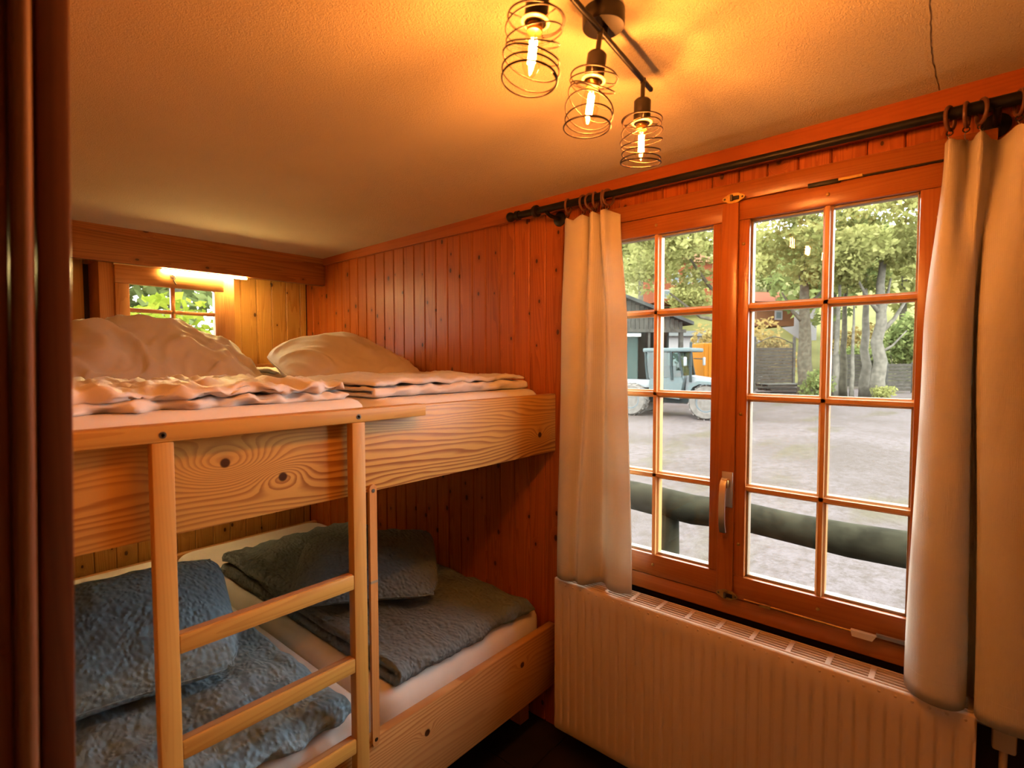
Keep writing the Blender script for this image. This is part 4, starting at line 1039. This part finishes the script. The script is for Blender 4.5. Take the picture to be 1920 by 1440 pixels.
def wheel(x, y, r, w):
    c = T0 + hd * x + sd * y + Vector((0, 0, r)); ax = sd if y > 0 else -sd
    prof = [(r * .58, -w / 2), (r * .9, -w / 2), (r * .985, -w * .38), (r, -w * .2), (r, w * .2), (r * .985, w * .38), (r * .9, w / 2), (r * .60, w / 2), (r * .57, w * .42)]
    o = MB().lathe(prof, 36, c, ax).build('tyre', 'tyre', tr, 40)
    q = Vector((0, 0, 1)).rotation_difference(ax)
    MB().lathe([(r * .585, -w * .3), (r * .585, w * .44), (r * .5, w * .46), (r * .42, w * .25), (r * .2, w * .22), (r * .18, w * .36), (r * .05, w * .38)], 24, c, ax).build('rim', 'rim', o, 40)
    lug = MB()
    for i in range(18):
        for s in (-1, 1):
            a = 2 * math.pi * (i + (.5 if s > 0 else 0)) / 18; a2 = a + .16
            rad_ = [c + q @ Vector((math.cos(t) * rr_, math.sin(t) * rr_, h)) for (t, rr_, h) in
                    ((a, r * .99, 0), (a + .06, r * .99, 0), (a2 + .06, r * .96, s * w * .47), (a2, r * .96, s * w * .47), (a, r * 1.05, 0), (a + .06, r * 1.05, 0), (a2 + .06, r * 1.02, s * w * .47), (a2, r * 1.02, s * w * .47))]
            lug.add(rad_, [(0, 1, 2, 3), (4, 5, 6, 7), (0, 1, 5, 4), (1, 2, 6, 5), (2, 3, 7, 6), (3, 0, 4, 7)])
    stuff(lug.build('tread_lugs', 'tyre', o))
for s in (-1, 1):
    wheel(1.30, s * .74, .56, .42); wheel(-1.30, s * .74, .56, .42)

# open shed with boarded gable
S0 = at(1120, 25.5); sx = (R3 * .985 + F3 * .17).normalized(); sy = Vector((-sx.y, sx.x, 0))
sh = thing('shed', 'open dark timber shed with boarded gable behind the tractor', 'shed', tuple(S0))
def sb(name, mat, q, bev=0, parent=None): return box_local(S0, sx, sy, q, bev).build(name, mat, parent or sh)
ev = 3.75; ex = 4.55; slope = .36; ap = -.6
def roofz(x): return ev + (ex - abs(x - ap) - (0 if x > ap else 0)) * slope if x >= ap else ev + (ex - ap - (ap - x)) * slope
top_ = ev + (ex - ap) * slope
for s, (xa, za, xb, zb) in enumerate(((ap, top_, ex + .25, ev - .09), (ap, top_, ap - (ex - ap) - .25, ev - .09))):
    b = MB(); vs = []
    for y in (-.35, 6.0):
        vs += [(xa, y, za), (xb, y, zb), (xb, y, zb + .16), (xa, y, za + .16)]
    b.add([tuple(S0 + sx * p[0] + sy * p[1] + Vector((0, 0, p[2]))) for p in vs], [(0, 1, 2, 3), (4, 5, 6, 7), (0, 1, 5, 4), (1, 2, 6, 5), (2, 3, 7, 6), (3, 0, 4, 7)])
    b.build('roof_slope', 'shed_roof', sh)
x = -4.6
while x < ex - .2:
    z1 = (ev + (ex - x) * slope if x > ap else top_ - (ap - x) * slope) - .05
    if z1 > 3.42: sb('gable_board', 'shed_board', (x, x + .20, 0, .03, 3.40, z1))
    x += .225
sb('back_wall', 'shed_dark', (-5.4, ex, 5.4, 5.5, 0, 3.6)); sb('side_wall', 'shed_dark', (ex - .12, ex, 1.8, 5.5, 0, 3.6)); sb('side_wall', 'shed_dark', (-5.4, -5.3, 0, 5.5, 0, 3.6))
sb('lintel', 'shed_board', (-5.4, ex, -.04, .10, 3.30, 3.46))
for xx in (3.15, 4.25, -.8): sb('post', 'shed_board', (xx, xx + .18, 0, .18, 0, 3.3))
sb('sliding_door', 'green_door', (-.4, 2.2, .35, .42, 0, 3.1)); sb('brace', 'shed_board', (2.6, 2.7, .02, .1, 2.2, 3.3))
lt = thing('tube_light', 'small lit tube light under the shed roof', 'light', tuple(S0 + sx * 1.65 + Vector((0, 0, 3.1))))
box_local(S0, sx, sy, (1.3, 2.2, -.02, .06, 3.10, 3.22), .02).build('diffuser', 'tube', lt)
box_local(S0, sx, sy, (1.28, 2.22, -.02, .06, 3.22, 3.27), .01).build('housing', 'trac_grey', lt)

# plank fence with arched trellis, pallets
def fence(name, label, pa, pb, D, h, arch=True, pitch=.2):
    A_, B_ = at(pa, D), at(pb, D); L_ = (B_ - A_).length; ax = (B_ - A_).normalized(); ay = Vector((-ax.y, ax.x, 0))
    f = thing(name, label, 'fence', tuple((A_ + B_) / 2))
    for xx in (0, L_): box_local(A_, ax, ay, (xx - .07, xx + .07, -.07, .07, 0, h + (.75 if arch else .1)), .01).build('post', 'shed_board', f)
    z = .12
    while z < h - .05:
        box_local(A_, ax, ay, (.05, L_ - .05, -.012 - .01 * random.random(), .018, z, z + pitch - .018), .004).build('plank', 'grey_plank', f); z += pitch
    if arch:
        top = [A_ + ax * (L_ * i / 24) + Vector((0, 0, h + .30 + .42 * math.sin(math.pi * i / 24) ** 1.5)) for i in range(25)]
        tl = MB().tube(top, .03, 6).build('arched_rail', 'grey_plank', f, 60)
        w = MB()
        for i in range(1, 24):
            p = top[i]; w.tube([Vector((p.x, p.y, GZ + h - .02)), p], .009, 4)
        for zz in (.12, .26, .40):
            w.tube([A_ + ax * .1 + Vector((0, 0, h + zz)), A_ + ax * (L_ - .1) + Vector((0, 0, h + zz))], .009, 4)
        stuff(w.build('trellis', 'grey_plank', tl))
    return f
fence('plank_fence', 'weathered plank fence with arched trellis behind the pallets', 1414, 1488, 33, 2.65)
fence('plank_fence', 'low plank fence section beside the right hand tree trunks', 1662, 1712, 31, 1.7, False)
fence('plank_fence', 'plank fence section partly hidden by slender trunks', 1560, 1640, 36, 2.2, False)
def pallet(D, px, z, rot, label):
    c = at(px, D, z); ax = (R3 * math.cos(rot) + F3 * math.sin(rot)); ay = Vector((-ax.y, ax.x, 0))
    p = thing('pallet', label, 'pallet', tuple(c), 'pallets stacked before the plank fence')
    for k in range(3): box_local(c, ax, ay, (-1.15, 1.15, -.62 + k * .55, -.48 + k * .55, 0, .10), .005).build('bearer', 'grey_plank', p)
    for k in range(6): box_local(c, ax, ay, (-1.2, 1.2, -.66 + k * .23, -.50 + k * .23, .10, .14), .004).build('slat', 'shed_board', p)
pallet(29.5, 1468, GZ, .1, 'bottom wooden pallet of the stack on the gravel')
pallet(29.5, 1470, GZ + .24, .14, 'middle wooden pallet of the stack on the gravel')
pallet(29.4, 1466, GZ + .48, .08, 'topmost wooden pallet of the stack on the gravel')

# leaves: every tree carries its own crown
def leaf_mesh(centres, n, size, seed, flat=.35, shell=.5):
    r = np.random.default_rng(seed); C = np.array([c[:3] for c in centres], float); S = np.array([c[3:6] for c in centres], float)
    n = int(n * .7); size = size * 1.12
    wgt = S.prod(1) ** .67; k = r.choice(len(C), n, p=wgt / wgt.sum())
    d = r.normal(size=(n, 3)); d /= np.linalg.norm(d, axis=1, keepdims=True); rad_ = r.uniform(shell, 1.0, n) ** .6
    p = C[k] + d * S[k] * rad_[:, None]
    a = r.normal(size=(n, 3)); a[:, 2] *= flat + .4; a /= np.linalg.norm(a, axis=1, keepdims=True)
    b = np.cross(a, r.normal(size=(n, 3))); b /= np.linalg.norm(b, axis=1, keepdims=True) + 1e-9
    s = size * r.uniform(.6, 1.35, n)[:, None]; w = s * r.uniform(.45, .7, n)[:, None]
    q = np.stack([p - a * s, p + b * w - a * s * .1, p + a * s, p - b * w - a * s * .1], 1).reshape(-1, 3)
    return q.tolist(), [(4 * i, 4 * i + 1, 4 * i + 2, 4 * i + 3) for i in range(n)]
def crown(root, centres, n, size, seed, mat, name='crown'):
    vs, fs = leaf_mesh(centres, n, size, seed); return stuff(MB().add(vs, fs).build(name, mat, root, recalc=False))
def trunk_path(p, h, lean, wob, seed, n=9):
    return [p + lean * (i / (n - 1)) * h + Vector((wob * noise.noise(Vector((i * .8, seed, 0))), wob * noise.noise(Vector((i * .8, seed, 5))), h * i / (n - 1))) for i in range(n)]
def tree(label, px, D, h, r, bark, leaf, crowns, n, size, seed, lean=(0, 0, 0), branches=(), group=None):
    p = at(px, D); t = thing('tree', label, 'tree', tuple(p), group)
    lean = R3 * lean[0] + F3 * lean[1]
    path = trunk_path(p, h, lean, min(.18, r * .6), seed)
    tk = MB().tube(path, [r * (1.15 - .75 * i / 8) if i else r * 1.35 for i in range(9)], 12).build('trunk', bark, t, 180)
    for (f, dr, df, dz, br) in branches:
        k = f * 8; i = int(k); s = path[i].lerp(path[min(8, i + 1)], k - i); e = s + R3 * dr + F3 * df + Vector((0, 0, dz))
        m = s.lerp(e, .5) + Vector((0, 0, -.15 * abs(dr))); MB().tube([s, s.lerp(m, .6), m, e], [br, br * .85, br * .7, br * .35], 8).build('branch', bark, t, 180)
    cs = []
    for (cpx, cpy, cD, rx, rz) in crowns:
        c = at(cpx, cD, zat(cpy, cD)); cs.append((c.x, c.y, c.z, rx, rx, rz))
    if cs: crown(t, cs, n, size, seed, leaf)
    return t
def clumps(x0, x1, y0, y1, D, n, rr_, seed):
    r = random.Random(seed); return [(r.uniform(x0, x1), r.uniform(y0, y1), D + r.uniform(-2, 2), r.uniform(.7, 1.2) * rr_, r.uniform(.4, .7) * rr_) for _ in range(n)]
tree('broad leafy tree with leaning mottled trunk beside the plank fence', 1512, 27, 7.5, .34, 'bark', 'leaf_green', clumps(1400, 1580, 380, 520, 26, 24, 1.15, 1), 8320, .17 * .72, 1, (-.04, 0, 0), ((.5, -1.2, 0, 1.6, .12), (.62, 1.4, 0, 1.5, .10)))
tree('tree with pale forked trunk nearest the right hand curtain', 1646, 26, 7.5, .30, 'bark2', 'leaf_green', clumps(1580, 1760, 350, 480, 25, 24, 1.1, 2), 7360, .17 * .72, 2, (.01, 0, 0), ((.42, 1.5, 0, 2.0, .13), (.55, -1.3, 0, 1.9, .12), (.50, .6, .3, 2.2, .12), (.30, 1.1, -.3, 1.1, .07)))
tree('slimmer pale trunked tree growing left of the forked trunk', 1623, 27, 6.5, .22, 'bark2', 'leaf_green', clumps(1560, 1690, 400, 500, 27, 10, 1.0, 3), 3520, .16 * .72, 3, (-.02, 0, 0))
tree('slender wavy sapling between the thicker trunks', 1598, 26, 5.0, .09, 'bark2', 'leaf_green', clumps(1560, 1640, 470, 545, 26, 6, .8, 4), 1440, .15 * .72, 4, (0, 0, 0))
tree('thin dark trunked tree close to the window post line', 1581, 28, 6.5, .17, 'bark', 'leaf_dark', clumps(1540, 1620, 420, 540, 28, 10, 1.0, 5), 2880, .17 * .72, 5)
tree('slim mottled tree in front of the shrubs left of the saplings', 1566, 26.5, 6.0, .14, 'bark2', 'leaf_green', clumps(1520, 1600, 440, 540, 26, 8, .9, 6), 2240, .16 * .72, 6, (.02, 0, 0))
tree('large spreading tree overhanging the shed and tractor', 1372, 22, 7.0, .30, 'bark', 'leaf_green', clumps(1190, 1400, 415, 540, 21, 30, .95, 7), 10400, .14 * .72, 7, (0, 0, 0), ((.5, -2.6, 0, 1.2, .10), (.6, -2.0, 0, 2.2, .10)))
def bush(label, px, D, w, h, n, size, leaf, seed, cat='bush', z=GZ, name='bush'):
    p = at(px, D, z); t = thing(name, label, cat, tuple(p)); r = random.Random(seed)
    cs = [(p.x + R3.x * r.uniform(-w, w) * .6, p.y + R3.y * r.uniform(-w, w) * .6, z + h * r.uniform(.3, .75), w * .45, w * .45, h * .35) for _ in range(9)]
    crown(t, cs, n, size, seed, leaf, 'leaves')
    for k in range(4): MB().tube([p + R3 * (k - 1.5) * w * .2, p + R3 * (k - 1.5) * w * .35 + Vector((0, 0, h * .7))], [.03, .012], 6).build('stem', 'bark', t, 60)
    return t
bush('pale yellow shrub rising above the arched trellis', 1445, 36, 2.6, 4.6, 2600, .16, 'leaf_orange', 31)
bush('yellow autumn shrub glowing between the slender trunks', 1610, 46, 2.2, 4.8, 1800, .17, 'leaf_orange', 32)
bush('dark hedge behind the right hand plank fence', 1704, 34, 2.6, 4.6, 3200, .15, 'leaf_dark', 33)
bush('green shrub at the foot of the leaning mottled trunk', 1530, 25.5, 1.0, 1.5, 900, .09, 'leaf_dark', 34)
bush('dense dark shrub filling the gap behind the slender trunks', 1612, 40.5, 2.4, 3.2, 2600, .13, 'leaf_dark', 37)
bush('orange autumn shrub behind the shed eave', 1322, 40, 2.0, 4.4, 2000, .16, 'leaf_orange', 35)
bush('yellow green bushes on the slope in front of the red house', 1290, 57, 3.6, 3.2, 2600, .2, 'leaf_green', 38, z=zat(588, 57))
bush('low weeds at the foot of the pale forked trunk', 1652, 25, .8, .7, 500, .08, 'leaf_green', 36)
for i, (px, py, D, rx, rz, lf_, lab) in enumerate((
        (1200, 470, 52, 5.0, 5.0, 'leaf_green', 'distant round green tree on the meadow above the shed roof'),
        (1345, 548, 74, 4.0, 3.2, 'leaf_green', 'distant yellowish tree below the red house'),
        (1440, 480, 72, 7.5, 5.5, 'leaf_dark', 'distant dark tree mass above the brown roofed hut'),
        (1560, 520, 48, 5.0, 5.0, 'leaf_dark', 'distant dark green tree seen through the middle window post'),
        (1690, 500, 46, 5.5, 5.0, 'leaf_green', 'distant green tree behind the dark hedge'),
        (1290, 430, 80, 8.0, 4.5, 'leaf_green', 'distant tall trees on the slope above the red house'))):
    c = at(px, D, zat(py, D)); g = at(px, D, GZ + max(0, .42 * (D - 46))); t = thing('tree', lab, 'tree', tuple(g))
    r = random.Random(i); cs = [(c.x + r.uniform(-1, 1) * rx * .6, c.y + r.uniform(-1, 1) * rx * .6, c.z + r.uniform(-1, 1) * rz * .5, rx * .5, rx * .5, rz * .5) for _ in range(10)]
    crown(t, cs, 3000, .32, 50 + i, lf_); MB().tube([g, (c.x, c.y, c.z)], [.35, .2], 8).build('trunk', 'bark', t, 180)

# houses
def house(name, label, px, D, w, d, z0, h, roofh, wall, roof, windows, rot=0.15):
    o = at(px, D, z0); ax = (R3 * math.cos(rot) + F3 * math.sin(rot)); ay = Vector((-ax.y, ax.x, 0)); t = thing(name, label, 'house', tuple(o))
    box_local(o, ax, ay, (-w / 2, w / 2, 0, d, 0, h)).build('wall', wall, t)
    b = MB().prism([(-w / 2 - .4, h), (w / 2 + .4, h), (0, h + roofh)], -.5, d + .5, 'Y') if roofh > 2 else MB().add(
        [(-w / 2 - .4, -.5, h - .1), (w / 2 + .4, -.5, h - .1), (w / 2 + .4, d + .5, h - .1), (-w / 2 - .4, d + .5, h - .1), (-w / 2 - .4, d / 2, h + roofh), (w / 2 + .4, d / 2, h + roofh)],
        [(0, 1, 5, 4), (2, 3, 4, 5), (0, 4, 3), (1, 2, 5), (0, 1, 2, 3)])
    b.v = [tuple(o + ax * p[0] + ay * p[1] + Vector((0, 0, p[2]))) for p in b.v]; b.build('roof', roof, t)
    for (wx, wz, ww, wh) in windows:
        f = box_local(o, ax, ay, (wx - ww / 2, wx + ww / 2, -.06, .05, wz, wz + wh)).build('window', 'white_wall', t)
        box_local(o, ax, ay, (wx - ww / 2 + .15, wx + ww / 2 - .15, -.08, .05, wz + .15, wz + wh - .15)).build('pane', 'trac_grey', f)
    return t
house('house', 'red house with white windows on the slope beyond the shed', 1285, 62, 6.5, 6, zat(566, 62), 4.6, 1.6, 'red_wall', 'brown_roof', ((.2, 1.9, .9, 1.4), (1.5, 1.9, .9, 1.4), (-1.4, 1.9, .9, 1.4), (-2.4, .3, 1.2, 1.0)))
house('house', 'brown roofed hut glimpsed under the leaves beyond the fence', 1452, 52, 4.0, 5, zat(612, 52), 2.4, 1.2, 'brown_roof', 'red_wall', ((.3, .6, .8, .9),))
house('house', 'long white outbuilding behind the tractor cab', 1335, 46, 9.0, 5, GZ, 4.1, .5, 'white_wall', 'shed_roof', ((1.5, 1.2, .9, 1.0),), 0)
house('house', 'slim white house front between the tree trunks', 1515, 56, 1.6, 4, GZ, 8.2, .6, 'white_wall', 'brown_roof', ((0, 4.5, .6, 1.2),), 0)
og = thing('container', 'orange steel container behind the tractor bonnet', 'container', tuple(at(1350, 30)))
oc = at(1350, 30); box_local(oc, R3, F3, (-.95, 1.3, 0, 2.2, .1, 2.9), .03).build('body', 'orange', og)
for k in range(9): box_local(oc, R3, F3, (-.9 + k * .24, -.8 + k * .24, -.05, .02, .2, 2.8), .01).build('rib', 'orange', og)

# hedge seen through the small alcove window
hg = thing('hedge', 'sunlit yellow green hedge outside the small alcove window', 'hedge', (1.9, 5.4, GZ))
r = random.Random(5); cs = []
for i in range(46):
    x = r.uniform(.2, 3.6); cs.append((x, r.uniform(4.9, 5.9), r.uniform(-1.4, .62), .42, .34, .34))
crown(hg, cs, 9000, .055, 77, 'leaf_yellow', 'leaves')
for k in range(6): MB().tube([(.5 + k * .55, 5.4, GZ), (.55 + k * .55, 5.35, .3)], [.04, .015], 6).build('stem', 'bark', hg, 60)
bk = thing('tree', 'grey green tree farther behind the hedge', 'tree', (3.2, 10.5, GZ))
cs = [(3.2 + r.uniform(-2.5, 2.5), 10.5 + r.uniform(-1, 1), r.uniform(-1, 2.2), .9, .8, .8) for _ in range(16)]
crown(bk, cs, 3500, .12, 78, 'leaf_dark'); MB().tube([(3.2, 10.5, GZ), (3.2, 10.5, 1.5)], [.2, .1], 8).build('trunk', 'bark', bk, 180)

for nm_, lb_ in {'floor': 'dark tiled floor between bunk and radiator', 'ceiling': 'cream stucco ceiling with a hairline crack', 'wall_right': 'knotty pine panelled wall around the large window',
                 'wall_back': 'pine panelled back wall of the sleeping alcove', 'wall_left': 'pine wall closing the bunk on the left', 'wall_doorway': 'plastered wall beside the door jamb',
                 'wall_passage': 'plastered wall of the passage behind the camera', 'wall_front': 'plastered wall opposite the bunk', 'trim_1': 'pine cornice board under the ceiling above the window',
                 'trim_2': 'narrow pine ledge along the back wall above the mattress', 'trim_3': 'dark stained door jamb at the left edge', 'ceiling_beam': 'dark pine beam across the ceiling above the alcove',
                 'window_1': 'large two-sash pine window with glazing bars looking on the yard', 'window_2': 'small pine window in the alcove above the big pillow', 'ground': 'pale gravel yard outside the window',
                 'ground_behind': 'grass strip behind the cabin', 'hillside': 'pale meadow slope rising behind the yard'}.items():
    bpy.data.objects[nm_]['label'] = lb_

# ------------------------------------------------------------------ lift everything so that the floor lies at z = 0
for o in list(scene.objects):
    if o.parent is None: o.location.z += EYE
bpy.context.view_layer.update()
